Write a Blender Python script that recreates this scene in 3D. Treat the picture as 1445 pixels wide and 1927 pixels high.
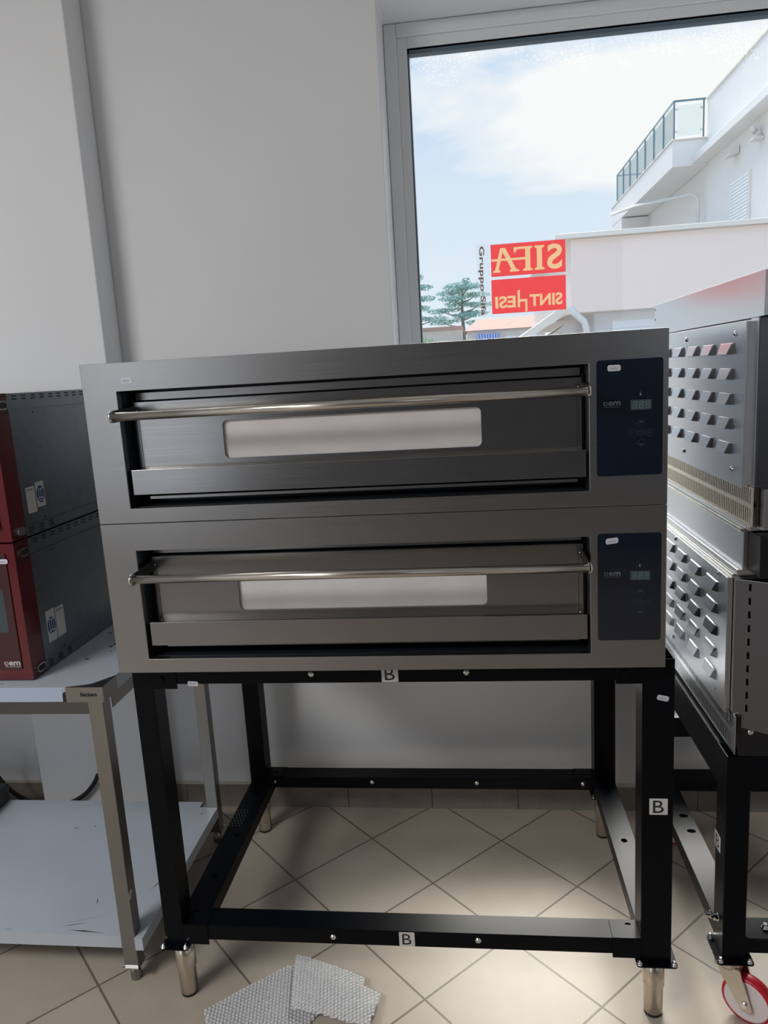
import bpy, bmesh, math, random
from mathutils import Vector, Matrix
random.seed(7)
for o in list(bpy.data.objects): bpy.data.objects.remove(o)
C = bpy.context.scene.collection
S = bpy.context.scene
PI = math.pi

# ------------------------------------------------------------------ camera
F_PX, YAW, PIT, ROL = 1403.59, -0.1236, -0.1845, -0.0594
CAM = Vector((0.8863, -1.6491, 1.6782))
cy, sy = math.cos(YAW), math.sin(YAW); cp, sp = math.cos(PIT), math.sin(PIT); cr, sr = math.cos(ROL), math.sin(ROL)
r0 = Vector((cy, -sy, 0)); fw = Vector((sy*cp, cy*cp, sp)); up0 = r0.cross(fw)
rv = r0*cr + up0*sr; uv = -r0*sr + up0*cr
cd = bpy.data.cameras.new('camera'); cam = bpy.data.objects.new('camera', cd); C.objects.link(cam)
M = Matrix((rv, uv, -fw)).transposed().to_4x4(); M.translation = CAM
cam.matrix_world = M
cd.sensor_fit = 'HORIZONTAL'; cd.sensor_width = 36; cd.lens = F_PX/1445*36
cd.clip_start = 0.02; cd.clip_end = 600
S.camera = cam

# ------------------------------------------------------------------ world, lights, exposure
S.view_settings.view_transform = 'Standard'; S.view_settings.look = 'None'
S.view_settings.gamma = 1; S.view_settings.exposure = 0; S.view_settings.use_curve_mapping = False

w = bpy.data.worlds.new('sky'); S.world = w; w.use_nodes = True
nt = w.node_tree; nt.nodes.clear()
def N(tree, t, **k):
    n = tree.nodes.new(t)
    for a, b in k.items():
        if a == 'op': n.operation = b
        elif a.startswith('i_'): n.inputs[a[2:].replace('_', ' ')].default_value = b
        elif a.startswith('n'): n.inputs[int(a[1:])].default_value = b
        else: setattr(n, a, b)
    return n
def L(tree, a, b, i=0, o=0):
    tree.links.new(a.outputs[o], b.inputs[i])
def ramp(tree, stops, interp='LINEAR'):
    r = tree.nodes.new('ShaderNodeValToRGB'); r.color_ramp.interpolation = interp
    e = r.color_ramp.elements
    e[0].position, e[0].color = stops[0][0], stops[0][1]+(1,) if len(stops[0][1]) == 3 else stops[0][1]
    e[1].position, e[1].color = stops[-1][0], stops[-1][1]+(1,) if len(stops[-1][1]) == 3 else stops[-1][1]
    for p, c in stops[1:-1]:
        x = e.new(p); x.color = c+(1,)
    return r
tc = N(nt, 'ShaderNodeTexCoord')
sep = N(nt, 'ShaderNodeSeparateXYZ'); L(nt, tc, sep)
grad = ramp(nt, [(0.0, (.84, .93, .99)), (.10, (.80, .90, .98)), (.22, (.72, .83, .96)), (.34, (.55, .72, .93)), (.6, (.45, .60, .85)), (1, (.40, .55, .8))])
L(nt, sep, grad, 0, 2)
mp = N(nt, 'ShaderNodeMapping'); mp.inputs['Scale'].default_value = (1, 1, 2.6); mp.inputs['Location'].default_value = (.33, .1, .55); L(nt, tc, mp)
nz = N(nt, 'ShaderNodeTexNoise', i_Scale=3.2, i_Detail=9, i_Roughness=.55, i_Distortion=.25); L(nt, mp, nz)
# a large cloud bank right of centre, in sky directions
vs = N(nt, 'ShaderNodeVectorMath', op='SUBTRACT'); vs.inputs[1].default_value = (.30, .90, .275); L(nt, tc, vs)
vm = N(nt, 'ShaderNodeVectorMath', op='MULTIPLY'); vm.inputs[1].default_value = (1, .5, 2.9); L(nt, vs, vm)
vl = N(nt, 'ShaderNodeVectorMath', op='LENGTH'); L(nt, vm, vl)
bank = N(nt, 'ShaderNodeMapRange'); bank.inputs[1].default_value = .12; bank.inputs[2].default_value = .42; bank.inputs[3].default_value = .26; bank.inputs[4].default_value = -.06
nt.links.new(vl.outputs['Value'], bank.inputs[0])
ad = N(nt, 'ShaderNodeMath', op='ADD'); L(nt, nz, ad); L(nt, bank, ad, 1)
cl = ramp(nt, [(.50, (0, 0, 0)), (.56, (.5, .5, .5)), (.66, (1, 1, 1))]); L(nt, ad, cl)
mx = N(nt, 'ShaderNodeMix', data_type='RGBA'); nt.links.new(cl.outputs[0], mx.inputs[0]); nt.links.new(grad.outputs[0], mx.inputs[6]); mx.inputs[7].default_value = (1.02, 1.01, 1.0, 1)
bg = N(nt, 'ShaderNodeBackground'); nt.links.new(mx.outputs[2], bg.inputs[0])
hi = N(nt, 'ShaderNodeMapRange', interpolation_type='SMOOTHSTEP'); hi.inputs[1].default_value = .40; hi.inputs[2].default_value = .62; hi.inputs[3].default_value = 1.0; hi.inputs[4].default_value = 2.2
L(nt, sep, hi, 0, 2); nt.links.new(hi.outputs[0], bg.inputs[1])     # thin bright cloud high up, sun behind it
wo = N(nt, 'ShaderNodeOutputWorld'); L(nt, bg, wo)

def area(name, loc, target, sx, sy_, power, col=(1, 1, 1)):
    l = bpy.data.lights.new(name, 'AREA'); l.shape = 'RECTANGLE'; l.size = sx; l.size_y = sy_; l.energy = power; l.color = col
    o = bpy.data.objects.new(name, l); C.objects.link(o); o.location = loc
    o.rotation_euler = (Vector(target)-Vector(loc)).to_track_quat('-Z', 'Y').to_euler(); return o
area('high_fill_lamp', (-1.7, -2.3, 3.12), (-1.3, -1.7, 0), 1.3, .9, 92, (1, .98, .96))  # added unseen fill, placed to brighten the upper left wall
area('shopfront_fill', (-2.1, -4.7, 1.75), (-1.2, 1, 2.2), 1.5, 2.3, 15, (.94, .97, 1))  # unseen fill panel standing in for shop windows; front wall stays closed
area('shopfront_fill_right', (3.4, -4.7, 2.3), (1.2, 1, 2.4), 1.6, 1.4, 6, (.85, .92, 1))  # weaker unseen fill from the right, same stand-in
pl_ = bpy.data.lights.new('window_portal', 'AREA'); pl_.shape = 'RECTANGLE'; pl_.size = 2.6; pl_.size_y = 2.2; pl_.cycles.is_portal = True
po = bpy.data.objects.new('window_portal', pl_); C.objects.link(po); po.location = (1.96, 1.32, 1.745); po.rotation_euler = (Vector((0, -1, 0))).to_track_quat('-Z', 'Z').to_euler()
sd = bpy.data.lights.new('sun', 'SUN'); sd.energy = 12; sd.angle = math.radians(42); sd.color = (1, .94, .84)
so = bpy.data.objects.new('sun', sd); C.objects.link(so); so.rotation_euler = Vector((-.03, -.72, -.70)).to_track_quat('-Z', 'Y').to_euler()

# ------------------------------------------------------------------ materials
MAT = {}
def mat(name, col, rough=.5, metal=0, spec=.5, coat=0, bump=None, var=None, brushed=None, emis=None):
    m = bpy.data.materials.new(name); m.use_nodes = True; t = m.node_tree; b = t.nodes['Principled BSDF']
    b.inputs['Base Color'].default_value = (*col, 1); b.inputs['Roughness'].default_value = rough; b.inputs['Metallic'].default_value = metal
    b.inputs['Specular IOR Level'].default_value = spec; b.inputs['Coat Weight'].default_value = coat
    tcn = N(t, 'ShaderNodeTexCoord')
    if var:   # (scale, amount)
        nn = N(t, 'ShaderNodeTexNoise', i_Scale=var[0], i_Detail=6); L(t, tcn, nn, 0, 3)
        mr = N(t, 'ShaderNodeMapRange'); mr.inputs[1].default_value = .3; mr.inputs[2].default_value = .7; mr.inputs[3].default_value = 1-var[1]; mr.inputs[4].default_value = 1+var[1]; L(t, nn, mr)
        vmul = N(t, 'ShaderNodeVectorMath', op='SCALE'); vmul.inputs[0].default_value = col; t.links.new(mr.outputs[0], vmul.inputs['Scale']); t.links.new(vmul.outputs[0], b.inputs['Base Color'])
    if brushed:   # direction scale vec, rough amp
        mpn = N(t, 'ShaderNodeMapping'); mpn.inputs['Scale'].default_value = brushed; L(t, tcn, mpn, 0, 3)
        nn = N(t, 'ShaderNodeTexNoise', i_Scale=1, i_Detail=4); L(t, mpn, nn)
        mr = N(t, 'ShaderNodeMapRange'); mr.inputs[3].default_value = rough-.07; mr.inputs[4].default_value = rough+.07; L(t, nn, mr); t.links.new(mr.outputs[0], b.inputs['Roughness'])
        bp = N(t, 'ShaderNodeBump'); bp.inputs['Strength'].default_value = .06; bp.inputs['Distance'].default_value = .001; L(t, nn, bp, 2); t.links.new(bp.outputs[0], b.inputs['Normal'])
        n2 = N(t, 'ShaderNodeTexNoise', i_Scale=5, i_Detail=3); L(t, tcn, n2, 0, 3)
        mr2 = N(t, 'ShaderNodeMapRange'); mr2.inputs[3].default_value = .9; mr2.inputs[4].default_value = 1.1; L(t, n2, mr2)
        vmul = N(t, 'ShaderNodeVectorMath', op='SCALE'); vmul.inputs[0].default_value = col; t.links.new(mr2.outputs[0], vmul.inputs['Scale']); t.links.new(vmul.outputs[0], b.inputs['Base Color'])
    if bump:  # scale, strength
        nn = N(t, 'ShaderNodeTexNoise', i_Scale=bump[0], i_Detail=5); L(t, tcn, nn, 0, 3)
        bp = N(t, 'ShaderNodeBump'); bp.inputs['Strength'].default_value = bump[1]; bp.inputs['Distance'].default_value = .002; L(t, nn, bp, 2); t.links.new(bp.outputs[0], b.inputs['Normal'])
    if emis: b.inputs['Emission Color'].default_value = (*col, 1); b.inputs['Emission Strength'].default_value = emis
    MAT[name] = m; return m
mat('wall', (.80, .815, .84), .85, var=(1.5, .02), bump=(18, .12))
mat('plaster_back', (.22, .22, .23), .9)
mat('steel', (.31, .312, .32), .30, 1, brushed=(3, 3, 420))
mat('steel_door', (.27, .273, .283), .22, 1, brushed=(3, 3, 420))
mat('steel_bar', (.62, .59, .54), .22, 1, brushed=(4, 600, 600))
mat('steel_leg', (.27, .265, .255), .30, 1)
mat('steel_foot', (.66, .60, .52), .25, 1, brushed=(3, 3, 300))
mat('chrome', (.75, .76, .78), .12, 1)
mat('galvanised', (.25, .28, .305), .36, 1, var=(30, .06))
mat('steel_side', (.58, .59, .62), .28, 1)
mat('steel_warm_reflection', (.86, .78, .64), .36, 1)  # warm bright reflection put into the base colour of the slotted strip
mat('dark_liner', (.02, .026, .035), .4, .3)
mat('steel_apron_shaded', (.13, .135, .135), .3, 1)  # shade beneath the tabletop is put into this darker steel
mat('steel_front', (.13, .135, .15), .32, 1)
mat('steel_dark', (.06, .065, .075), .35, .9)
mat('black_paint', (.001, .0018, .004), .34, 0, .13, bump=(900, .05))
mat('black_plain', (.004, .005, .008), .3)
mat('panel_glass', (.004, .009, .022), .12, coat=.3)
mat('panel_print', (.16, .21, .26), .5)
mat('panel_print_faint', (.035, .055, .085), .5)
mat('display_grey', (.05, .08, .09), .35)
mat('insulation', (.72, .70, .70), .9, bump=(260, .6), var=(12, .05))
mat('sticker', (.62, .64, .72), .6)
mat('sticker_print', (.35, .36, .5), .6)
mat('paper', (.62, .62, .62), .6)
mat('ink', (.01, .01, .012), .5)
mat('ink_blue', (.01, .06, .20), .5)
mat('red_enamel', (.10, .001, .007), .28, coat=.5)
mat('red_inner', (.045, .009, .012), .35, coat=.2)
mat('oven_glass', (.05, .075, .09), .1)
mat('white_lacquer', (.48, .54, .62), .28, var=(6, .03), coat=.2)
mat('white_film', (.42, .50, .66), .35)
mat('scuff', (.03, .03, .035), .7)
mat('upvc', (.82, .84, .86), .4)
mat('gasket_and_shade', (.10, .14, .18), .6)
mat('skirting', (.24, .22, .19), .5, var=(20, .1))
mat('grout', (.07, .06, .05), .9)
mat('plaster_edge', (.6, .56, .5), .9, bump=(60, .5))
mat('building_white', (.72, .71, .70), .9, var=(1.2, .02))
mat('building_pink', (.78, .66, .605), .9, var=(.8, .02))
mat('coping', (.72, .68, .62), .8)
mat('lower_wall', (.62, .62, .66), .9, var=(1, .05))
mat('railing', (.10, .20, .24), .4, .6)
mat('shutter', (.72, .79, .85), .6)
mat('pipe', (.62, .62, .60), .5)
mat('pine', (.16, .34, .30), .9, var=(3, .25))
mat('bark', (.16, .15, .14), .9)
mat('roof_tile', (.45, .28, .22), .9, var=(8, .2))
mat('house_beige', (.62, .56, .48), .9, var=(2, .08))
mat('house_wall', (.66, .60, .54), .9, var=(6, .1))
mat('blue_awning', (.12, .22, .62), .7)
mat('ground', (.16, .155, .145), .9, var=(1, .1))
mat('shrub', (.12, .30, .10), .9, var=(8, .3))
mat('sticker_red', (.80, .075, .08), .5)
mat('sticker_cream', (.80, .52, .29), .5)
mat('sticker_brown', (.20, .13, .10), .5)
mat('caster_red', (.55, .012, .03), .35)
mat('caster_white', (.80, .72, .74), .4)
mat('ceiling', (.8, .8, .8), .9)
mat('rubber', (.012, .012, .012), .7)

# sticker red must also glow through: daylight passes through vinyl on the pane
for nme, tf in (('sticker_red', .36), ('sticker_cream', .36), ('sticker_brown', .2)):
    m = MAT[nme]; t = m.node_tree; b = t.nodes['Principled BSDF']; out = t.nodes['Material Output']
    tl = N(t, 'ShaderNodeBsdfTranslucent'); tl.inputs[0].default_value = b.inputs['Base Color'].default_value
    ms = N(t, 'ShaderNodeMixShader'); ms.inputs[0].default_value = tf; L(t, b, ms, 1); L(t, tl, ms, 2); L(t, ms, out)

def thin_glass(name, tint, refl=.06, haze=0, rough=.02, spots=False):
    m = bpy.data.materials.new(name); m.use_nodes = True; t = m.node_tree; t.nodes.clear()
    tr = N(t, 'ShaderNodeBsdfTransparent'); tr.inputs[0].default_value = (*tint, 1)
    gl = N(t, 'ShaderNodeBsdfGlossy'); gl.inputs['Roughness'].default_value = rough
    lw = N(t, 'ShaderNodeLayerWeight'); lw.inputs[0].default_value = .15
    mr = N(t, 'ShaderNodeMapRange'); mr.inputs[3].default_value = refl; mr.inputs[4].default_value = .7; L(t, lw, mr, 0, 0)
    ms = N(t, 'ShaderNodeMixShader'); L(t, mr, ms, 0); L(t, tr, ms, 1); L(t, gl, ms, 2)
    last = ms
    if haze:
        df = N(t, 'ShaderNodeBsdfTranslucent'); df.inputs[0].default_value = (.9, .93, .97, 1)
        m2 = N(t, 'ShaderNodeMixShader'); m2.inputs[0].default_value = haze; L(t, last, m2, 1); L(t, df, m2, 2); last = m2
        if spots:
            tcn = N(t, 'ShaderNodeTexCoord')
            vo = N(t, 'ShaderNodeTexVoronoi', i_Scale=95); L(t, tcn, vo, 0, 3)
            dot = N(t, 'ShaderNodeMath', op='LESS_THAN'); dot.inputs[1].default_value = .26; L(t, vo, dot)
            nn = N(t, 'ShaderNodeTexNoise', i_Scale=7, i_Detail=3); L(t, tcn, nn, 0, 3)
            sx = N(t, 'ShaderNodeSeparateXYZ'); L(t, tcn, sx, 0, 3)
            hz = N(t, 'ShaderNodeMapRange'); hz.inputs[1].default_value = 2.5; hz.inputs[2].default_value = 2.80; hz.inputs[3].default_value = -.35; hz.inputs[4].default_value = .25; L(t, sx, hz, 0, 2)
            a1 = N(t, 'ShaderNodeMath', op='ADD'); L(t, hz, a1, 0); L(t, nn, a1, 1)
            gt = N(t, 'ShaderNodeMath', op='GREATER_THAN'); gt.inputs[1].default_value = .55; L(t, a1, gt)
            mu = N(t, 'ShaderNodeMath', op='MULTIPLY'); L(t, dot, mu, 0); L(t, gt, mu, 1)
            mu2 = N(t, 'ShaderNodeMath', op='MULTIPLY_ADD'); mu2.inputs[1].default_value = .06; mu2.inputs[2].default_value = haze; L(t, mu, mu2)
            t.links.new(mu2.outputs[0], m2.inputs[0])
    out = N(t, 'ShaderNodeOutputMaterial'); L(t, last, out)
    MAT[name] = m; return m
thin_glass('window_glass', (.97, .985, .99), .03, .008, .02, True)
thin_glass('rail_glass', (.90, .96, .97), .05)
thin_glass('clear_film', (.92, .94, .97), .04, .03, .2)

def bubble_mat():
    m = bpy.data.materials.new('bubble_film'); m.use_nodes = True; t = m.node_tree; t.nodes.clear()
    tr = N(t, 'ShaderNodeBsdfTransparent'); tr.inputs[0].default_value = (.93, .95, .97, 1)
    gl = N(t, 'ShaderNodeBsdfGlossy'); gl.inputs['Roughness'].default_value = .06
    df = N(t, 'ShaderNodeBsdfDiffuse'); df.inputs[0].default_value = (.93, .94, .97, 1)
    lw = N(t, 'ShaderNodeLayerWeight'); lw.inputs[0].default_value = .30
    a = N(t, 'ShaderNodeMixShader'); a.inputs[0].default_value = .55; L(t, tr, a, 1); L(t, df, a, 2)
    b = N(t, 'ShaderNodeMixShader'); L(t, lw, b, 0, 0); L(t, a, b, 1); L(t, gl, b, 2)
    o = N(t, 'ShaderNodeOutputMaterial'); L(t, b, o); MAT['bubble_film'] = m
bubble_mat()

def floor_mat():
    m = bpy.data.materials.new('floor_tile'); m.use_nodes = True; t = m.node_tree; b = t.nodes['Principled BSDF']
    g = N(t, 'ShaderNodeNewGeometry'); s = N(t, 'ShaderNodeSeparateXYZ'); L(t, g, s)
    TS = .2345*math.sqrt(2)
    def lin(ax, ay, c):
        a = N(t, 'ShaderNodeMath', op='MULTIPLY'); a.inputs[1].default_value = ax; L(t, s, a, 0, 0)
        bb = N(t, 'ShaderNodeMath', op='MULTIPLY_ADD'); bb.inputs[1].default_value = ay; L(t, s, bb, 0, 1); L(t, a, bb, 2)
        cc = N(t, 'ShaderNodeMath', op='ADD'); cc.inputs[1].default_value = c; L(t, bb, cc); return cc
    k = 1/(math.sqrt(2)*TS); tx, ty = .7025, .559
    U = lin(k, k, -(tx+ty)*k+20); V = lin(-k, k, (tx-ty)*k+20)
    def grout(X):
        f = N(t, 'ShaderNodeMath', op='FRACT'); L(t, X, f)
        a = N(t, 'ShaderNodeMath', op='SUBTRACT'); a.inputs[1].default_value = .5; L(t, f, a)
        ab = N(t, 'ShaderNodeMath', op='ABSOLUTE'); L(t, a, ab)
        mr = N(t, 'ShaderNodeMapRange'); mr.inputs[1].default_value = .488; mr.inputs[2].default_value = .4935; L(t, ab, mr); return mr
    gu, gv = grout(U), grout(V)
    mxx = N(t, 'ShaderNodeMath', op='MAXIMUM'); L(t, gu, mxx); L(t, gv, mxx, 1)
    fu = N(t, 'ShaderNodeMath', op='FLOOR'); L(t, U, fu); fv = N(t, 'ShaderNodeMath', op='FLOOR'); L(t, V, fv)
    cb = N(t, 'ShaderNodeCombineXYZ'); L(t, fu, cb, 0); L(t, fv, cb, 1)
    wn = N(t, 'ShaderNodeTexWhiteNoise'); L(t, cb, wn)
    sp = N(t, 'ShaderNodeTexNoise', i_Scale=420, i_Detail=2); L(t, g, sp)
    cn = N(t, 'ShaderNodeTexNoise', i_Scale=9, i_Detail=6, i_Roughness=.65); L(t, g, cn)
    rr = ramp(t, [(.3, (.42, .365, .30)), (.5, (.48, .42, .35)), (.7, (.53, .47, .395))])
    sm = N(t, 'ShaderNodeMath', op='MULTIPLY_ADD'); sm.inputs[1].default_value = .5; L(t, sp, sm); 
    cm = N(t, 'ShaderNodeMath', op='MULTIPLY_ADD'); cm.inputs[1].default_value = .35; L(t, cn, cm)
    wm = N(t, 'ShaderNodeMath', op='MULTIPLY'); wm.inputs[1].default_value = .15; L(t, wn, wm); L(t, wm, cm, 2); L(t, cm, sm, 2); L(t, sm, rr)
    mix = N(t, 'ShaderNodeMix', data_type='RGBA'); L(t, mxx, mix, 0); t.links.new(rr.outputs[0], mix.inputs[6]); mix.inputs[7].default_value = (.16, .135, .11, 1)
    t.links.new(mix.outputs[2], b.inputs['Base Color'])
    b.inputs['Roughness'].default_value = .42; b.inputs['Specular IOR Level'].default_value = .4
    inv = N(t, 'ShaderNodeMath', op='SUBTRACT'); inv.inputs[0].default_value = 1; L(t, mxx, inv, 1)
    bp = N(t, 'ShaderNodeBump'); bp.inputs['Strength'].default_value = .5; bp.inputs['Distance'].default_value = .001; L(t, inv, bp, 2); t.links.new(bp.outputs[0], b.inputs['Normal'])
    MAT['floor_tile'] = m
floor_mat()

# ------------------------------------------------------------------ mesh helpers
class MB:
    """collects shapes into one mesh"""
    def __init__(s): s.bm = bmesh.new(); s.mats = []
    def mi(s, m):
        if m not in s.mats: s.mats.append(m)
        return s.mats.index(m)
    def face(s, pts, m):
        f = s.bm.faces.new([s.bm.verts.new(p) for p in pts]); f.material_index = s.mi(m); return f
    def box(s, a, b, m, xf=None):
        x0, y0, z0 = a; x1, y1, z1 = b
        P = [Vector(p) for p in ((x0, y0, z0), (x1, y0, z0), (x1, y1, z0), (x0, y1, z0), (x0, y0, z1), (x1, y0, z1), (x1, y1, z1), (x0, y1, z1))]
        if xf: P = [xf @ p for p in P]
        v = [s.bm.verts.new(p) for p in P]; k = s.mi(m)
        for q in ((0, 3, 2, 1), (4, 5, 6, 7), (0, 1, 5, 4), (1, 2, 6, 5), (2, 3, 7, 6), (3, 0, 4, 7)):
            s.bm.faces.new([v[i] for i in q]).material_index = k
        return s
    def hexa(s, P, m):
        v = [s.bm.verts.new(p) for p in P]; k = s.mi(m)
        for q in ((0, 3, 2, 1), (4, 5, 6, 7), (0, 1, 5, 4), (1, 2, 6, 5), (2, 3, 7, 6), (3, 0, 4, 7)):
            s.bm.faces.new([v[i] for i in q]).material_index = k
        return s
    def lathe(s, base, axis, prof, m, seg=24, caps=True):
        ax = Vector(axis).normalized(); t = Vector((0, 0, 1)) if abs(ax.z) < .9 else Vector((1, 0, 0))
        u = ax.cross(t).normalized(); v = ax.cross(u); base = Vector(base); k = s.mi(m); rings = []
        for (h, r) in prof:
            rings.append([s.bm.verts.new(base+ax*h+(u*math.cos(2*PI*i/seg)+v*math.sin(2*PI*i/seg))*r) for i in range(seg)])
        for A, B in zip(rings, rings[1:]):
            for i in range(seg):
                f = s.bm.faces.new((A[i], A[(i+1) % seg], B[(i+1) % seg], B[i])); f.material_index = k; f.smooth = True
        if caps:
            s.bm.faces.new(list(reversed(rings[0]))).material_index = k; s.bm.faces.new(rings[-1]).material_index = k
        return s
    def tube(s, pts, r, m, seg=12):
        pts = [Vector(p) for p in pts]; k = s.mi(m); rings = []; prev = None
        for i, p in enumerate(pts):
            d = (pts[min(i+1, len(pts)-1)]-pts[max(i-1, 0)]).normalized()
            if prev is None:
                t = Vector((0, 0, 1)) if abs(d.z) < .9 else Vector((1, 0, 0)); u = d.cross(t).normalized()
            else: u = (prev-d*prev.dot(d)).normalized()
            prev = u; v = d.cross(u); rr = r[i] if isinstance(r, (list, tuple)) else r
            rings.append([s.bm.verts.new(p+(u*math.cos(2*PI*j/seg)+v*math.sin(2*PI*j/seg))*rr) for j in range(seg)])
        for A, B in zip(rings, rings[1:]):
            for i in range(seg):
                f = s.bm.faces.new((A[i], A[(i+1) % seg], B[(i+1) % seg], B[i])); f.material_index = k; f.smooth = True
        s.bm.faces.new(list(reversed(rings[0]))).material_index = k; s.bm.faces.new(rings[-1]).material_index = k
        return s
    def plate(s, outer, holes, m, o, U, V, th, m_side=None):
        """flat plate with holes: outline in (u,v), thickness th along U x V"""
        o, U, V = Vector(o), Vector(U), Vector(V); Nn = U.cross(V).normalized()
        t = bmesh.new(); k = s.mi(m); loops = []
        for lp in [outer]+list(holes):
            vs = [t.verts.new((a, b, 0)) for a, b in lp]; loops.append(vs)
            for i in range(len(vs)): t.edges.new((vs[i], vs[(i+1) % len(vs)]))
        bmesh.ops.triangle_fill(t, use_beauty=True, use_dissolve=False, edges=list(t.edges), normal=(0, 0, 1))
        t.verts.index_update()
        def mp_(c, h): return o+U*c.x+V*c.y+Nn*h
        fr = [s.bm.verts.new(mp_(v.co, th)) for v in t.verts]; bk = [s.bm.verts.new(mp_(v.co, 0)) for v in t.verts]
        for f in t.faces:
            ids = [v.index for v in f.verts]
            if f.normal.z < 0: ids.reverse()
            try:
                s.bm.faces.new([fr[i] for i in ids]).material_index = k
                if th: s.bm.faces.new([bk[i] for i in reversed(ids)]).material_index = k
            except ValueError: pass
        if th:
            for vs in loops:
                n = len(vs)
                for i in range(n):
                    a, b = vs[i].index, vs[(i+1) % n].index
                    s.bm.faces.new((bk[a], bk[b], fr[b], fr[a])).material_index = k
        t.free(); return s
    def text(s, body, m, o, U, V, size, w=None, extrude=.0003, bold=0, shear=0, align='LEFT', spacing=1):
        cu = bpy.data.curves.new('t', 'FONT'); cu.body = body; cu.size = 1; cu.offset = bold; cu.shear = shear; cu.space_character = spacing
        cu.resolution_u = 4
        ob = bpy.data.objects.new('t', cu); C.objects.link(ob); bpy.context.view_layer.update()
        me = bpy.data.meshes.new_from_object(ob.evaluated_get(bpy.context.evaluated_depsgraph_get()))
        bpy.data.objects.remove(ob); bpy.data.curves.remove(cu)
        xs = [v.co.x for v in me.vertices]; ys = [v.co.y for v in me.vertices]; x0, x1, y0, y1 = min(xs), max(xs), min(ys), max(ys)
        sy2 = size/(y1-y0); sx2 = (w/(x1-x0)) if w else sy2
        o, U, V = Vector(o), Vector(U), Vector(V); Nn = U.cross(V); k = s.mi(m)
        vs = [s.bm.verts.new(o+U*((v.co.x-x0)*sx2)+V*((v.co.y-y0)*sy2)+Nn*extrude) for v in me.vertices]
        for p in me.polygons:
            try: s.bm.faces.new([vs[i] for i in p.vertices]).material_index = k
            except ValueError: pass
        bpy.data.meshes.remove(me); return s
    def build(s, name, parent=None, bevel=0, seg=2, normals=True):
        if normals: bmesh.ops.recalc_face_normals(s.bm, faces=list(s.bm.faces))
        me = bpy.data.meshes.new(name); s.bm.to_mesh(me); s.bm.free()
        for m in s.mats: me.materials.append(MAT[m])
        o = bpy.data.objects.new(name, me); C.objects.link(o)
        if parent:
            o.parent = parent; pw = parent
            off = Vector((0, 0, 0))
            while pw: off += pw.location; pw = pw.parent
            o.location = -off if parent.type == 'EMPTY' else (0, 0, 0)
        if bevel:
            b = o.modifiers.new('bevel', 'BEVEL'); b.width = bevel; b.segments = seg; b.limit_method = 'ANGLE'; b.angle_limit = .7
        return o
def rrect(x0, y0, x1, y1, r, n=5):
    P = []
    for cx_, cy_, a in ((x1-r, y1-r, 0), (x0+r, y1-r, 90), (x0+r, y0+r, 180), (x1-r, y0+r, 270)):
        for i in range(n+1):
            t = math.radians(a+90*i/n); P.append((cx_+r*math.cos(t), cy_+r*math.sin(t)))
    return P
def circ(x, y, rx, ry=None, n=14):
    ry = ry or rx
    return [(x+rx*math.cos(2*PI*i/n), y+ry*math.sin(2*PI*i/n)) for i in range(n)]
def rect(x0, y0, x1, y1): return [(x0, y0), (x1, y0), (x1, y1), (x0, y1)]
def thing(name, label, cat, loc, group=None):
    o = bpy.data.objects.new(name, None); C.objects.link(o); o.location = loc; o.empty_display_size = .1
    o['label'] = label; o['category'] = cat
    if group: o['group'] = group
    return o
def tag(o, label, cat, group=None):
    o['label'] = label; o['category'] = cat
    if group: o['group'] = group
    return o
def struct(o): o['kind'] = 'structure'; return o
X, Y, Z = Vector((1, 0, 0)), Vector((0, 1, 0)), Vector((0, 0, 1))

# ------------------------------------------------------------------ the room
WY = .9988                      # inner face of the rear wall
struct(MB().box((-4, -5, -.1), (4.5, 1.02, 0), 'floor_tile').build('floor'))
struct(MB().box((-4.1, -5.1, 3.2), (4.6, 1.34, 3.3), 'ceiling').build('ceiling'))
OX0, OX1, OZ0, OZ1 = .627, 3.3, .53, 2.868
b = MB()
b.plate(rect(-4.1, 0, 4.6, 3.2), [rect(OX0, OZ0, OX1, OZ1)], 'wall', (0, 1.30, 0), X, Z, .30-.0012+.0)
struct(b.build('wall_rear', bevel=.004))
struct(MB().box((-4.1, -5, 0), (-4, 1.0, 3.2), 'wall').build('wall_left'))
struct(MB().box((4.5, -5, 0), (4.6, 1.0, 3.2), 'wall').build('wall_right'))
struct(MB().box((-4.1, -5.1, 0), (4.6, -5, 3.2), 'plaster_back').build('wall_front'))
# shallow pier standing out of the rear wall
struct(MB().box((-.852, .872, 0), (-.366, WY, 3.2), 'wall').build('wall_pier', bevel=.005, seg=3))
# skirting tiles with open joints
def skirt(x0, x1, yf, first):
    b = MB(); x = first
    edges = [x0]
    while x < x1:
        if x > x0: edges.append(x)
        x += .33
    edges.append(x1)
    for a, c in zip(edges, edges[1:]):
        b.box((a+.0012, yf-.009, .0005), (c-.0012, yf, .094), 'skirting')
    b.box((x0, yf-.003, .002), (x1, yf, .092), 'grout')
    b.box((x0, yf-.006, .094), (x1, yf, .103), 'plaster_edge')
    return struct(b.build('baseboard_rear'))
skirt(-.366, 4.5, WY, -.31)
skirt(-4, -.852, WY, -3.9)

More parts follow.
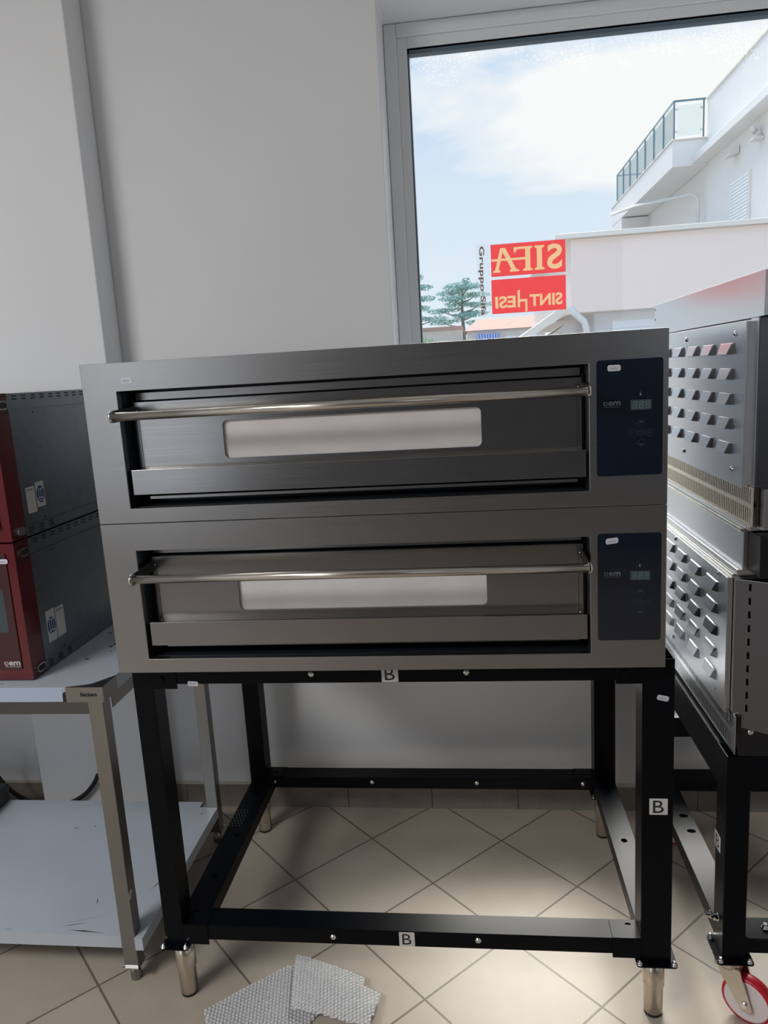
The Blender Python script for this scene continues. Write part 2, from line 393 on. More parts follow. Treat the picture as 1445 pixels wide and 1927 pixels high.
# ------------------------------------------------------------------ window
FY = 1.205
wnd = MB()
def ring(x0, z0, x1, z1, t, y0, y1, m, b):
    b.box((x0, y0, z0), (x0+t, y1, z1), m); b.box((x1-t, y0, z0), (x1, y1, z1), m)
    b.box((x0+t, y0, z1-t), (x1-t, y1, z1), m); b.box((x0+t, y0, z0), (x1-t, y1, z0+t), m)
ring(OX0+.001, OZ0+.001, OX1-.001, OZ1-.001, .044, FY, 1.29, 'upvc', wnd)
w1 = struct(wnd.build('window_1', bevel=.004, seg=3))
b = MB(); ring(OX0+.045, OZ0+.045, OX1-.045, OZ1-.045, .036, FY+.008, 1.27, 'upvc', b); b.build('glazing_bead', w1, bevel=.002)
b = MB(); ring(OX0+.081, OZ0+.081, OX1-.081, OZ1-.081, .006, FY+.012, 1.25, 'gasket_and_shade', b)
b.box((OX0+.081, FY+.012, OZ1-.100), (OX1-.081, 1.25, OZ1-.081), 'gasket_and_shade'); b.build('gasket_and_shade', w1)  # extra top strip paints the dark shade of the frame rebate
b = MB(); b.box((OX0+.086, 1.236, OZ0+.086), (OX1-.086, 1.242, OZ1-.086), 'window_glass'); b.build('pane', w1)
b = MB(); b.box((OX0+.002, .96, OZ0+.0), (OX1-.002, FY, OZ0+.02), 'wall'); struct(b.build('trim_1', bevel=.002))

# ------------------------------------------------------------------ window sticker (read from outside, so mirrored from in here)
st = thing('window_sticker', 'red and clear sticker with mirrored cream lettering stuck on the window pane', 'sticker', (1.1, 1.2345, 1.86))
SY = 1.2352
def sq(b, x0, z0, x1, z1, y, m, r=.003):
    b.plate(rrect(x0, z0, x1, z1, r), [], m, (0, y, 0), X, Z, .0004)
b = MB(); sq(b, .925, 1.857, 1.249, 2.118, SY, 'clear_film'); b.build('clear_film', st)
def text_loops(body, u0, v0, wd, ht, bold=0):
    cu = bpy.data.curves.new('t', 'FONT'); cu.body = body; cu.size = 1; cu.offset = bold; cu.resolution_u = 4
    ob = bpy.data.objects.new('t', cu); C.objects.link(ob); bpy.context.view_layer.update()
    me = bpy.data.meshes.new_from_object(ob.evaluated_get(bpy.context.evaluated_depsgraph_get()))
    bpy.data.objects.remove(ob); bpy.data.curves.remove(cu)
    t = bmesh.new(); t.from_mesh(me); bpy.data.meshes.remove(me); bmesh.ops.remove_doubles(t, verts=t.verts, dist=1e-5)
    xs = [v.co.x for v in t.verts]; ys = [v.co.y for v in t.verts]; x0, x1, y0, y1 = min(xs), max(xs), min(ys), max(ys)
    nb = {}
    for e in t.edges:
        if len(e.link_faces) == 1:
            a, b_ = e.verts; nb.setdefault(a, []).append(b_); nb.setdefault(b_, []).append(a)
    loops = []; seen = set()
    for v in nb:
        if v in seen: continue
        lp = [v]; seen.add(v); cur = v
        while True:
            nx_ = [q for q in nb[cur] if q not in seen]
            if not nx_: break
            cur = nx_[0]; seen.add(cur); lp.append(cur)
        loops.append([(u0+(p.co.x-x0)/(x1-x0)*wd, v0+(p.co.y-y0)/(y1-y0)*ht) for p in lp])
    t.free(); return [l for l in loops if len(l) > 2]
mx_ = Vector((-1, 0, 0))        # lettering runs to the left seen from inside
vb = .014
up_ = lambda L_: [(u, v+vb) for u, v in L_]
S1 = text_loops('S', .012, vb-.001, .054, .088, .025)
I1 = up_([(.0755, 0), (.110, 0), (.110, .006), (.102, .010), (.102, .075), (.110, .079), (.110, .085), (.0755, .085), (.0755, .079), (.0835, .075), (.0835, .010), (.0755, .006)])
FA = up_([(.118, 0), (.152, 0), (.152, .006), (.1435, .010), (.1435, .040), (.1923, .040), (.1765, .008), (.166, .006), (.166, 0), (.200, 0), (.200, .006), (.1945, .009), (.2092, .040), (.2325, .040), (.2400, .010), (.234, .006), (.234, 0), (.2605, 0), (.2605, .006), (.2530, .009), (.2448, .040), (.2660, .040), (.2660, .048), (.2427, .048), (.2335, .085), (.2150, .085), (.1960, .048), (.1435, .048), (.1435, .077), (.172, .077), (.179, .066), (.1845, .066), (.1845, .085), (.118, .085), (.118, .079), (.1255, .076), (.1255, .009), (.118, .006)])
AH = up_([(.2132, .048), (.2303, .048), (.2245, .070)])
v2 = .019
T1 = text_loops('SINT', .013, v2, .118, .043, .03); T2 = text_loops('ESI', .182, v2, .074, .043, .03)
H2 = [(u, v+v2) for u, v in [(.1395, -.0165), (.1475, -.0165), (.1475, .019), (.1660, .019), (.1660, 0), (.1745, 0), (.1745, .058), (.1660, .062), (.1660, .028), (.1395, .028)]]
ox_ = 1.2445
b = MB()
b.plate(rrect(0, 0, .2675, .113, .001), S1+[I1, FA], 'sticker_red', (ox_, SY-.0005, 1.9995), mx_, Z, 0)
b.plate(AH, [], 'sticker_red', (ox_, SY-.0005, 1.9995), mx_, Z, 0)
b.plate(rrect(0, 0, .2685, .122, .004), T1+T2+[H2], 'sticker_red', (ox_, SY-.0005, 1.867), mx_, Z, 0)
b.build('red_field', st, normals=False)
for nm_, lps, z_ in (('capital_s', S1, 1.9995), ('capital_i', [I1], 1.9995), ('joined_f_a', [FA, AH], 1.9995), ('letters_sint', T1, 1.867), ('tall_h', [H2], 1.867), ('letters_esi', T2, 1.867)):
    b = MB()
    if nm_ == 'joined_f_a': b.plate(FA, [AH], 'sticker_cream', (ox_, SY-.0005, z_), mx_, Z, 0)
    else:
        for l_ in lps: b.plate(l_, [], 'sticker_cream', (ox_, SY-.0005, z_), mx_, Z, 0)
    b.build(nm_, st, normals=False)
ty = SY-.0012
b = MB(); b.text('Gruppo Sifa', 'sticker_brown', (.930, ty, 2.110), -Z, X, .024, .245, 0, .03, spacing=1.05); b.build('vertical_lettering', st, normals=False)

# ------------------------------------------------------------------ ovens on the black stand
def price_sticker(o, U, V, parent, wdt=.028, h=.013):
    o, U, V = Vector(o), Vector(U).normalized(), Vector(V).normalized(); b = MB()
    out = [(.003, 0), (wdt-.003, 0), (wdt, h*.3), (wdt-.001, h*.5), (wdt, h*.7), (wdt-.003, h), (.003, h), (0, h*.7), (.001, h*.5), (0, h*.3)]
    b.plate(out, [], 'sticker', o, U, V, .0004)
    Nn = U.cross(V)
    random.seed(int(abs(o.x*1000)+abs(o.z*100)))
    x = .006
    while x < wdt-.007:
        q = o+U*x+V*h*.28+Nn*.0006; l = random.uniform(.001, .0022)
        b.face([q, q+U*l, q+U*l+V*h*.28, q+V*h*.28], 'sticker_print'); x += l+.0008
    return b.build('price_sticker', parent, normals=False)

def oem_logo(b, o, U, V, wdt, m):
    """ring with a notch and tick, then 'em', with a fine underline"""
    o, U, V = Vector(o), Vector(U), Vector(V); s = wdt; Nn = U.cross(V)*.0006
    R, r = .125*s, .082*s; cx_, cz = .14*s, .17*s; n = 26; k = b.mi(m)
    a0, a1 = math.radians(150), math.radians(150+300)
    for i in range(n):
        t0 = a0+(a1-a0)*i/n; t1 = a0+(a1-a0)*(i+1)/n
        P = [o+Nn+U*(cx_+q*math.cos(t))+V*(cz+q*math.sin(t)) for q, t in ((R, t0), (R, t1), (r, t1), (r, t0))]
        b.face(P, m)
    P = [o+Nn+U*x_+V*y_ for x_, y_ in ((.02*s, .285*s), (.055*s, .30*s), (.13*s, .20*s), (.11*s, .17*s))]
    b.face(P, m)
    b.text('em', m, o+U*(.30*s)+V*(.045*s), U, V, .25*s, .70*s, .0006, .02)
    x = .04
    random.seed(3)
    while x < .98:
        l = random.uniform(.015, .05)
        P = [o+Nn+U*(x*s)+V*(-.045*s), o+Nn+U*((x+l)*s)+V*(-.045*s), o+Nn+U*((x+l)*s)+V*(-.015*s), o+Nn+U*(x*s)+V*(-.015*s)]
        b.face(P, m); x += l+.014

def ring2d(b, x, z, R, r, y, m, n=24):
    for i in range(n):
        t0, t1 = 2*PI*i/n, 2*PI*(i+1)/n
        b.face([(x+q*math.cos(t), y, z+q*math.sin(t)) for q, t in ((R, t0), (R, t1), (r, t1), (r, t0))], m)

def pizza_oven(zb, H, label, stick):
    t = thing('pizza_oven', label, 'oven', (.65, .46, zb), 'twin pizza oven decks on the black stand')
    W, D = 1.30, .90
    oz0, oz1 = zb+.0355, zb+.308
    b = MB()
    b.plate(rect(0, zb, W, zb+H), [rect(.082, oz0, 1.136, oz1)], 'steel', (0, .02, 0), X, Z, .02)     # front fascia
    b.box((0, .0205, zb), (W, .024, zb+.03), 'steel'); 
    b.box((0, .0205, zb+H-.03), (W, D, zb+H), 'steel'); b.box((0, .0205, zb), (W, D, zb+.03), 'steel')
    b.box((0, .0205, zb+.03), (.03, D, zb+H-.03), 'steel'); b.box((W-.03, .0205, zb+.03), (W, D, zb+H-.03), 'steel')
    b.box((.03, D-.02, zb+.03), (W-.03, D, zb+H-.03), 'galvanised')
    b.build('housing', t, bevel=.0012)
    # recess lining behind the fascia
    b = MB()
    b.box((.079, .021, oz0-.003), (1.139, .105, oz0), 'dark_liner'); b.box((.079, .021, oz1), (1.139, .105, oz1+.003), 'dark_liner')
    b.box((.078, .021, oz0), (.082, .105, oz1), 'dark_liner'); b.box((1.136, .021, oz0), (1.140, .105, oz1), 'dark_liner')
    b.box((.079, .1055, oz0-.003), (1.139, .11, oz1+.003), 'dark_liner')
    b.box((.093, .072, zb+.284), (1.128, .105, zb+.302), 'steel')       # bright strip above the door
    b.box((.110, .050, zb+.0485), (1.118, .075, zb+.056), 'steel')       # bright strip below the deflector
    b.box((.0835, .06, oz0+.02), (.089, .10, oz1-.02), 'black_plain'); b.box((1.130, .06, oz0+.02), (1.1345, .10, oz1-.02), 'black_plain')
    b.build('recess', t, bevel=.0005)
    # door with its window of white insulation behind the glass
    dx0, dx1, dz0, dz1 = .095, 1.128, zb+.092, zb+.2805
    b = MB()
    b.plate(rect(dx0, dz0, dx1, dz1), [rrect(.307, zb+.139, .907, zb+.228, .012)], 'steel_door', (0, .056, 0), X, Z, .006)
    b.box((dx0, .056, dz0), (dx0+.004, .07, dz1), 'steel_door'); b.box((dx1-.004, .056, dz0), (dx1, .07, dz1), 'steel_door')
    b.box((dx0, .056, dz1-.004), (dx1, .07, dz1), 'steel_door')
    b.box((dx0+.012, .049, dz0+.008), (dx1-.012, .0499, dz0+.0095), 'black_plain')
    for xx in (dx0+.010, dx1-.011): b.box((xx, .0493, dz0+.01), (xx+.001, .0499, dz1-.01), 'black_plain')
    door = b.build('door', t, bevel=.0008)
    b = MB(); b.box((.300, .057, zb+.133), (.914, .064, zb+.234), 'insulation'); b.build('window', door).location = (0, 0, 0)
    for xx in (dx0+.004, dx1-.010):
        for zz in (dz0+.006, dz0+.026, dz1-.02):
            b = MB(); b.lathe((xx+.003, .05, zz), (0, -1, 0), [(0, .003), (.002, .0026), (.003, .001)], 'chrome', 10); b.build('hinge_screw', door)
    # angled deflector shelf below the door
    b = MB()
    b.hexa([(.088, .012, zb+.0655), (1.131, .012, zb+.0655), (1.131, .016, zb+.0655), (.088, .016, zb+.0655), (.088, .012, zb+.1245), (1.131, .012, zb+.1245), (1.131, .016, zb+.1245), (.088, .016, zb+.1245)], 'steel_door')
    b.hexa([(.088, .016, zb+.121), (1.131, .016, zb+.121), (1.131, .048, zb+.110), (.088, .048, zb+.110), (.088, .016, zb+.1245), (1.131, .016, zb+.1245), (1.131, .048, zb+.1135), (.088, .048, zb+.1135)], 'steel_bar')
    b.build('deflector', t, bevel=.0008)
    # handle: bar carried by two tapering side plates
    hz = zb+.2535; hy = -.06
    b = MB(); b.lathe((.096, hy, hz), (1, 0, 0), [(0, .0098), (1.028, .0098)], 'steel_bar', 28)
    h = b.build('handle', t)
    for x0, sgn in ((.0935, 1), (1.1265, -1)):
        b = MB(); x1 = x0+.003*sgn
        pf = [(.050, dz1-.010), (.050, hz-.010), (-.055, hz-.013), (-.066, hz-.0125), (-.0735, hz-.003), (-.0735, hz+.004), (-.066, hz+.0125), (-.055, hz+.014)]
        b.plate([(p[0], p[1]) for p in pf], [], 'steel_dark', (min(x0, x1), 0, 0), Y, Z, .003)
        b.build('handle_bracket', h)
        b = MB(); b.lathe((x0+(.0035 if sgn > 0 else -.0035), hy, hz), (-sgn, 0, 0), [(0, .0128), (.007, .0128), (.0085, .0105)], 'chrome', 24); b.build('end_cap', h)
    # control panel
    px0, px1, pz0, pz1 = 1.152, 1.2885, zb+.0665, zb+.3135
    b = MB(); b.plate(rrect(px0, pz0, px1, pz1, .006), [], 'panel_glass', (0, 0, 0), X, Z, .0015); cp_ = b.build('control_panel', t)
    yy = -.0019
    b = MB(); oem_logo(b, (1.165, -.0016, zb+.216), X, Z, .036, 'panel_print'); b.build('logo', cp_, normals=False)
    b = MB(); b.face([(1.222, yy, zb+.2065), (1.265, yy, zb+.2065), (1.265, yy, zb+.2275), (1.222, yy, zb+.2275)], 'display_grey')
    y2 = yy-.0003
    for i in range(3):
        ox = 1.2265+i*.0128; oz = zb+.2095; sw, sh, tk = .0080, .0150, .0013
        def seg(xa, za, xb, zb_):
            sl = .10
            b.face([(xa+(za-oz)*sl, y2, za), (xb+(za-oz)*sl, y2, za), (xb+(zb_-oz)*sl, y2, zb_), (xa+(zb_-oz)*sl, y2, zb_)], 'panel_print')
        for zz in (0, sh/2-tk/2, sh-tk): seg(ox+tk*.6, oz+zz, ox+sw-tk*.6, oz+zz+tk)
        for zz in (tk*.9, sh/2+tk*.5):
            for xx in (0, sw-tk): seg(ox+xx, oz+zz, ox+xx+tk, oz+zz+sh/2-tk*1.5)
    b.build('display', cp_, normals=False)
    b = MB()
    b.lathe((1.2425, -.0014, zb+.2385), (0, -1, 0), [(0, .0021), (.0004, .0021)], 'panel_print', 12); b.box((1.2418, -.0020, zb+.239), (1.2432, -.0015, zb+.2445), 'panel_print')
    b.build('thermometer_icon', cp_)
    bz = zb+.157
    for k_, (bx, dz) in enumerate(((1.2445, .0225), (1.228, 0), (1.2445, 0), (1.261, 0), (1.2445, -.0205))):
        b = MB(); ring2d(b, bx, bz+dz, .0073, .0067, yy, 'panel_print_faint')
        m2 = 'panel_print'
        if k_ == 0: b.face([(bx-.004, yy, bz+dz+.001), (bx+.004, yy, bz+dz+.001), (bx+.004, yy, bz+dz+.002), (bx-.004, yy, bz+dz+.002)], m2)
        if k_ == 4:
            b.face([(bx-.004, yy, bz+dz-.004), (bx+.004, yy, bz+dz-.004), (bx+.004, yy, bz+dz-.003), (bx-.004, yy, bz+dz-.003)], m2)
        if k_ in (1, 3): b.face([(bx-.003, yy, bz-.0004), (bx+.003, yy, bz-.0004), (bx+.003, yy, bz+.0004), (bx-.003, yy, bz+.0004)], 'panel_print_faint')
        if k_ == 3: b.face([(bx-.0004, yy, bz-.003), (bx+.0004, yy, bz-.003), (bx+.0004, yy, bz+.003), (bx-.0004, yy, bz+.003)], 'panel_print_faint')
        if k_ == 2: ring2d(b, bx, bz, .0034, .0027, yy, 'panel_print_faint', 12)
        if k_ in (0, 4): b.face([(bx-.0125, yy, bz+dz-.002), (bx-.0095, yy, bz+dz-.002), (bx-.0095, yy, bz+dz-.001), (bx-.0125, yy, bz+dz-.001)], 'panel_print_faint')
        b.build('touch_button', cp_, normals=False)
    for (sx_, sz_, U_) in stick:
        price_sticker((sx_, -.0017 if sx_ > 1 else -.0002, sz_), U_, Z, t)
    return t
ZL, HL, ZU, HU = .9876, .3738, 1.3627, .373
pizza_oven(ZL, HL, 'lower stainless steel pizza oven deck resting directly on the black stand', [(1.169, ZL+.289, (1, 0, .12))])
pizza_oven(ZU, HU, 'upper stainless steel pizza oven deck, topmost of the central pair', [(1.174, ZU+.290, (1, 0, 0)), (.095, ZU+.326, (1, 0, 0))])

# ------------------------------------------------------------------ black stand under the pizza ovens
def b_label(o, U, V, parent, s=.041):
    o, U, V = Vector(o), Vector(U), Vector(V); b = MB()
    b.plate(rrect(0, 0, s, s, .002), [], 'paper', o, U, V, .0004)
    b.text('B', 'ink', o+U*s*.2+V*s*.12, U, V, s*.76, s*.58, .0008, 0)
    return b.build('letter_label', parent, normals=False)
def bolt(o, ax, parent, name='bolt', r=.006, h=.006):
    b = MB(); b.lathe(o, ax, [(0, r*1.25), (.0012, r*1.25), (.0013, r), (h*.6, r), (h*.6+.0001, r*.55), (h, r*.55)], 'chrome', 6); return b.build(name, parent)
def hollow_post(x0, x1, y0, y1, z0, z1, m='black_paint', th=.003):
    b = MB()
    b.plate(rect(x0, y0, x1, y1), [rect(x0+th, y0+th, x1-th, y1-th)], m, (0, 0, z0), X, Y, z1-z0)
    return b
s = thing('oven_stand', 'tall black steel stand on four steel feet beneath the twin pizza ovens', 'stand', (.67, .46, 0))
ZT = ZL-.001; ZP = .176
posts = {'fl': (.005, .058, .052, .118), 'fr': (1.261, 1.335, .052, .122), 'rl': (.028, .088, .80, .868), 'rr': (1.266, 1.337, .80, .868)}
for k_, (x0, x1, y0, y1) in posts.items():
    p = hollow_post(x0, x1, y0, y1, ZP, ZT).build('post', s, bevel=.0012)
    b = MB(); cx_, cy_ = (x0+x1)/2, (y0+y1)/2
    pl = MB().plate(rrect(x0-.012, y0-.016, x1+.014, y1+.016, .008), [], 'black_paint', (0, 0, ZP-.004), X, Y, .004).build('foot_plate', s)
    for xx in (x0-.004, x1+.006):
        for yy in (y0-.009, y1+.009): bolt((xx, yy, ZP), (0, 0, 1), pl, r=.0065, h=.012)
    fx = .0405 if k_ in ('fl', 'rl') else 1.2995; fy = .085 if k_ in ('fl', 'fr') else .838
    if k_ == 'rl': fx = .052
    b = MB(); b.lathe((fx, fy, .006), (0, 0, 1), [(0, .0215), (.003, .024), (.075, .0245), (.082, .0275), (.166, .0275)], 'steel_foot', 32)
    f = b.build('foot', s)
    b = MB(); b.lathe((fx, fy, 0), (0, 0, 1), [(0, .0225), (.004, .0235), (.0065, .0235)], 'rubber', 28); b.build('rubber_pad', f)
def rail(x0, y0, z0, x1, y1, z1, holes=(), m='black_paint'):
    b = MB(); b.plate(rect(x0, y0, x1, y1), holes, m, (0, 0, z1-.003), X, Y, .003)
    b.box((x0, y0, z0), (x0+.003, y1, z1-.003), m) if (y1-y0) > (x1-x0) else b.box((x0, y0, z0), (x1, y0+.003, z1-.003), m)
    b.box((x1-.003, y0, z0), (x1, y1, z1-.003), m) if (y1-y0) > (x1-x0) else b.box((x0, y1-.003, z0), (x1, y1, z1-.003), m)
    if z0 < .5: b.box((x0+.0035, y0+.0035, z0), (x1-.0035, y1-.0035, z0+.002), m)
    return b.build('rail', s, bevel=.0008)
rail(.058, .053, .196, 1.261, .120, .2405)                                    # front bottom
rail(.088, .801, .198, 1.266, .868, .2405)                                    # rear bottom
rail(1.262, .122, .196, 1.333, .800, .2405, [circ(1.299, .455, .009)])          # right bottom
rail(.040, .118, .196, .118, .800, .2405, [circ(.08, .25, .008), circ(.085, .45, .009), circ(.08, .70, .009)])           # left bottom
rail(.058, .053, .934, 1.261, .118, ZT)                                       # front top
rail(.088, .805, .934, 1.266, .868, ZT)                                       # rear top
rail(.012, .118, .934, .075, .800, ZT); rail(1.268, .122, .934, 1.333, .800, ZT)
# joining sleeves at the corners of the rails
for (x0, x1, z0, z1, yf) in ((.058, .128, .182, .2435, .0505), (1.192, 1.261, .186, .2435, .0505), (.058, .122, .922, ZT-.001, .0505), (1.20, 1.261, .926, ZT-.001, .0505)):
    b = MB(); b.box((x0, yf, z0), (x1, yf+.0024, z1), 'black_paint')
    if z1 < .5: b.plate(rect(x0, yf, x1, .116), [circ((x0+x1)/2+.012*(1 if x0 > 1 else -1), .100, .007, .005)], 'black_paint', (0, 0, .2408), X, Y, .0025)
    b.build('corner_bracket', s, bevel=.0006)
for (x0, x1) in ((.088, .152), (1.20, 1.266)):
    b = MB(); b.plate(rect(x0, .802, x1, .866), [circ((x0+x1)/2, .83, .006)], 'black_paint', (0, 0, .2408), X, Y, .0025); b.build('corner_bracket', s)
b = MB(); b.box((1.266, .745, .2408), (1.331, .799, .2432), 'black_paint'); b.build('corner_bracket', s)
for x_, z_ in ((.469, .957), (.851, .9575), (.472, .2175), (.854, .2215)): bolt((x_, .052, z_), (0, -1, 0), s, r=.0065, h=.005)
for x_, z_ in ((.083, .950), (1.221, .954)):
    b = MB(); b.lathe((x_, .0504, z_), (0, -1, 0), [(0, .008), (.002, .008), (.004, .005)], 'black_paint', 16); b.build('bolt', s)
for x_ in (.115, .48, .857, 1.227): bolt((x_, .800, .222), (0, -1, 0), s, r=.0065, h=.005)
b_label((.645, .0518, .9355), X, Z, s); b_label((.648, .0518, .198), X, Z, s); b_label((1.279, .0516, .587), X, Z, s, .043)
price_sticker((.150, .0515, .930), (1, 0, -.05), Z, s); price_sticker((1.293, .0515, .886), (1, 0, -.22), (.22, 0, 1), s)
# cluster of small ventilation holes punched in the left rail
b = MB()
for i in range(9):
    for j in range(4): b.lathe((.045+j*.011+(i % 2)*.005, .50+i*.011, .2406), (0, 0, 1), [(0, .0027), (.0003, .0027)], 'galvanised', 8)
b.build('perforation', s)

# ------------------------------------------------------------------ low black stand on casters, right
s2 = thing('oven_stand', 'low black steel stand on red casters beneath the louvred ovens at right', 'stand', (2.1, .45, 0))
RX0, RX1, RZT = 1.462, 2.75, .731
for k_, (x0, x1, y0, y1) in {'fl': (1.462, 1.517, .067, .137), 'fr': (2.68, 2.75, .067, .137), 'rl': (1.462, 1.517, .80, .87), 'rr': (2.68, 2.75, .80, .87)}.items():
    b = hollow_post(x0, x1, y0, y1, ZP, RZT)
    b.build('post', s2, bevel=.0012)
    pl = MB().plate(rrect(x0-.014, y0-.014, x1+.020, y1+.014, .008), [], 'black_paint', (0, 0, ZP-.004), X, Y, .004).build('foot_plate', s2)
    for xx in (x0-.005, x1+.010):
        for yy in (y0-.006, y1+.006): bolt((xx, yy, ZP), (0, 0, 1), pl, r=.0065, h=.012)
    if k_[0] == 'f' or k_ == 'rl':
        # swivel caster: fork, white wheel, red tyre
        cx_, cy_ = (x0+x1)/2+.003, (y0+y1)/2
        cs = bpy.data.objects.new('caster', None); C.objects.link(cs); cs.parent = s2; cs.location = Vector((cx_, cy_, 0))-s2.location
        ang = math.radians(-38); R_ = Matrix.Translation((cx_, cy_, 0)) @ Matrix.Rotation(ang, 4, 'Z')
        def put(b, name):
            bmesh.ops.transform(b.bm, matrix=R_, verts=list(b.bm.verts)); return b.build(name, cs)
        b = MB(); b.plate(rrect(-.036, -.032, .036, .032, .006), [], 'steel_foot', (0, 0, ZP-.0075), X, Y, .0033)
        b.lathe((0, 0, .140), (0, 0, 1), [(0, .030), (.012, .036), (.026, .036), (.029, .030)], 'steel_foot', 28)
        for sg in (-1, 1):
            yb = sg*.023
            b.plate([(-.028, .15), (.034, .15), (.066, .052), (.060, .040), (.044, .040), (.034, .052)], [], 'steel_foot', (0, yb-.0015+(0 if sg < 0 else 0), 0), X, Z, .003)
            b.lathe((.048, yb+sg*.001, .0625), (0, sg, 0), [(0, .011), (.003, .011), (.0031, .008), (.009, .007)], 'chrome', 8)
        b.box((-.030, -.0245, .135), (.030, .0245, .15), 'steel_foot')
        b.hexa([(-.006, -.0235, .104), (-.004, -.0235, .104), (-.004, .0235, .104), (-.006, .0235, .104), (-.028, -.0235, .15), (-.025, -.0235, .15), (-.025, .0235, .15), (-.028, .0235, .15)], 'steel_foot')
        put(b, 'fork')
        b = MB(); prof = [(-.013, .036), (-.0155, .050), (-.015, .0555), (.015, .0555), (.0155, .050), (.013, .036)]
        b.lathe((.048, 0, .0625), (0, 1, 0), [(-.017, .014)]+prof+[(.017, .014)], 'caster_white', 48); wh = put(b, 'wheel')
        b = MB(); b.lathe((.048, 0, .0625), (0, 1, 0), [(-.0155, .0545), (-.014, .0605), (-.007, .0625), (.007, .0625), (.014, .0605), (.0155, .0545)], 'caster_red', 48, caps=False); put(b, 'tyre')
def rail2(x0, y0, z0, x1, y1, z1, holes=()):
    b = MB(); b.plate(rect(x0, y0, x1, y1), holes, 'black_paint', (0, 0, z1-.003), X, Y, .003)
    if (y1-y0) > (x1-x0): b.box((x0, y0, z0), (x0+.003, y1, z1-.003), 'black_paint'); b.box((x1-.003, y0, z0), (x1, y1, z1-.003), 'black_paint')
    else: b.box((x0, y0, z0), (x1, y0+.003, z1-.003), 'black_paint'); b.box((x0, y1-.003, z0), (x1, y1, z1-.003), 'black_paint')
    if z0 < .6: b.box((x0+.0035, y0+.0035, z0), (x1-.0035, y1-.0035, z0+.002), 'black_paint')
    return b.build('rail', s2, bevel=.0008)
rail2(1.463, .137, .198, 1.534, .80, .2425, [circ(1.507, .585, .013, .009), circ(1.509, .505, .013, .009)])
rail2(1.463, .137, .625, 1.520, .80, RZT)
rail2(1.517, .068, .198, 2.68, .136, .2425, [circ(1.575, .105, .008)]); rail2(1.517, .80, .198, 2.68, .868, .2425)
rail2(1.517, .068, .64, 2.68, .136, RZT); rail2(1.517, .80, .40, 2.68, .868, .47)
rail2(2.682, .137, .198, 2.748, .80, .2425); rail2(2.682, .137, .625, 2.748, .80, RZT)
b = MB(); b.plate(rrect(1.5175, .060, 1.70, .134, .008), [circ(1.575, .100, .007)], 'black_paint', (0, 0, .2428), X, Y, .003); b.build('corner_bracket', s2, bevel=.0006)
bolt((1.575, .100, .246), (0, 0, 1), s2, r=.0095, h=.011)
bolt((1.462, .105, .268), (-1, 0, 0), s2, r=.009, h=.018); bolt((1.463, .168, .226), (-1, 0, 0), s2, r=.009, h=.016)
for zz, yy in ((.575, .132), (.56, .118), (.548, .104)):
    b = MB(); b.lathe((1.4618, yy, zz), (-1, 0, 0), [(0, .004), (.0004, .004)], 'rubber', 12); b.build('punched_hole', s2)

b_label((1.4612, .140, .452), -Y, Z, s2, .043)

# ------------------------------------------------------------------ louvred ovens, right
def louvre_panel(b, x, y0, y1, z0, z1, cols, rows, m='steel_side', lw=.090, lh=.025):
    """side plate standing 12 mm proud with rows of pressed scoops"""
    b.box((x, y0, z0), (x+.012, y1, z1), m)
    k = b.mi(m); d = b.mi('black_plain')
    for yc in cols:
        for zc in rows:
            ya, yb, za, zt = yc-lw/2, yc+lw/2, zc-lh/2, zc+lh/2
            o = x-.0115
            T0, T1 = (x-.0002, ya, zt), (x-.0002, yb, zt)
            A0, A1 = (x-.0002, ya+.0, za), (x-.0002, yb, za)
            R0, R1 = (o, ya+.017, za+.001), (o, yb-.010, za+.001)
            b.face([T0, (x-.004, ya+.008, zt-.001), (x-.004, yb-.008, zt-.001), T1], m)
            b.face([(x-.004, ya+.008, zt-.001), R0, R1, (x-.004, yb-.008, zt-.001)], m)
            b.face([T0, A0, R0, (x-.004, ya+.008, zt-.001)], m)
            b.face([T1, (x-.004, yb-.008, zt-.001), R1, A1], m)
            b.face([A0, A1, (x-.0003, yb-.01, za+.001), (x-.0003, ya+.02, za+.001)], 'black_plain')
def slot_strip(b, x, y0, y1, z0, z1, m, pitch=.0125, sw=.0062, rows=2):
    n = int((y1-y0-.02)/pitch); holes = []
    hh = (z1-z0)/rows
    for r_ in range(rows):
        for i in range(n):
            yc = y0+.014+i*pitch; za = z0+r_*hh+hh*.14; zb_ = z0+(r_+1)*hh-hh*.10
            holes.append(rect(-yc-sw/2, za, -yc+sw/2, zb_))
    b.plate(rect(-y1, z0, -y0, z1), holes, m, (x+.002, 0, 0), -Y, Z, .002)
    b.box((x+.008, y0, z0), (x+.010, y1, z1), 'black_plain')
DR = .90
# upper unit with the extraction hood
tu = thing('pizza_oven', 'upper stainless oven with louvred side and slotted strip, on top of the right stack', 'oven', (2.1, .45, 1.30), 'louvred ovens stacked at right')
b = MB(); b.box((1.486, .0, 1.302), (2.74, DR, 1.745), 'steel_side'); b.build('housing', tu, bevel=.001)
b = MB(); louvre_panel(b, 1.460, .022, .80, 1.388, 1.739, [.136, .266, .394, .528, .66], [1.685, 1.630, 1.575, 1.521, 1.466]); b.build('louvred_panel', tu, bevel=.0006)
b = MB(); slot_strip(b, 1.4735, -.006, DR, 1.306, 1.392, 'steel_warm_reflection'); b.build('slotted_strip', tu)
for yy, zz in ((.087, 1.716), (.461, 1.717), (.468, 1.420), (.087, 1.421)):
    b = MB(); b.lathe((1.460, yy, zz), (-1, 0, 0), [(0, .0065), (.0025, .0055), (.0042, .002)], 'chrome', 14); b.build('panel_screw', tu)
b = MB(); b.box((1.472, -.012, 1.394), (1.4858, .03, 1.744), 'steel_side'); b.box((1.474, -.016, 1.394), (2.74, -.0005, 1.744), 'steel_front'); b.build('front_frame', tu, bevel=.001)
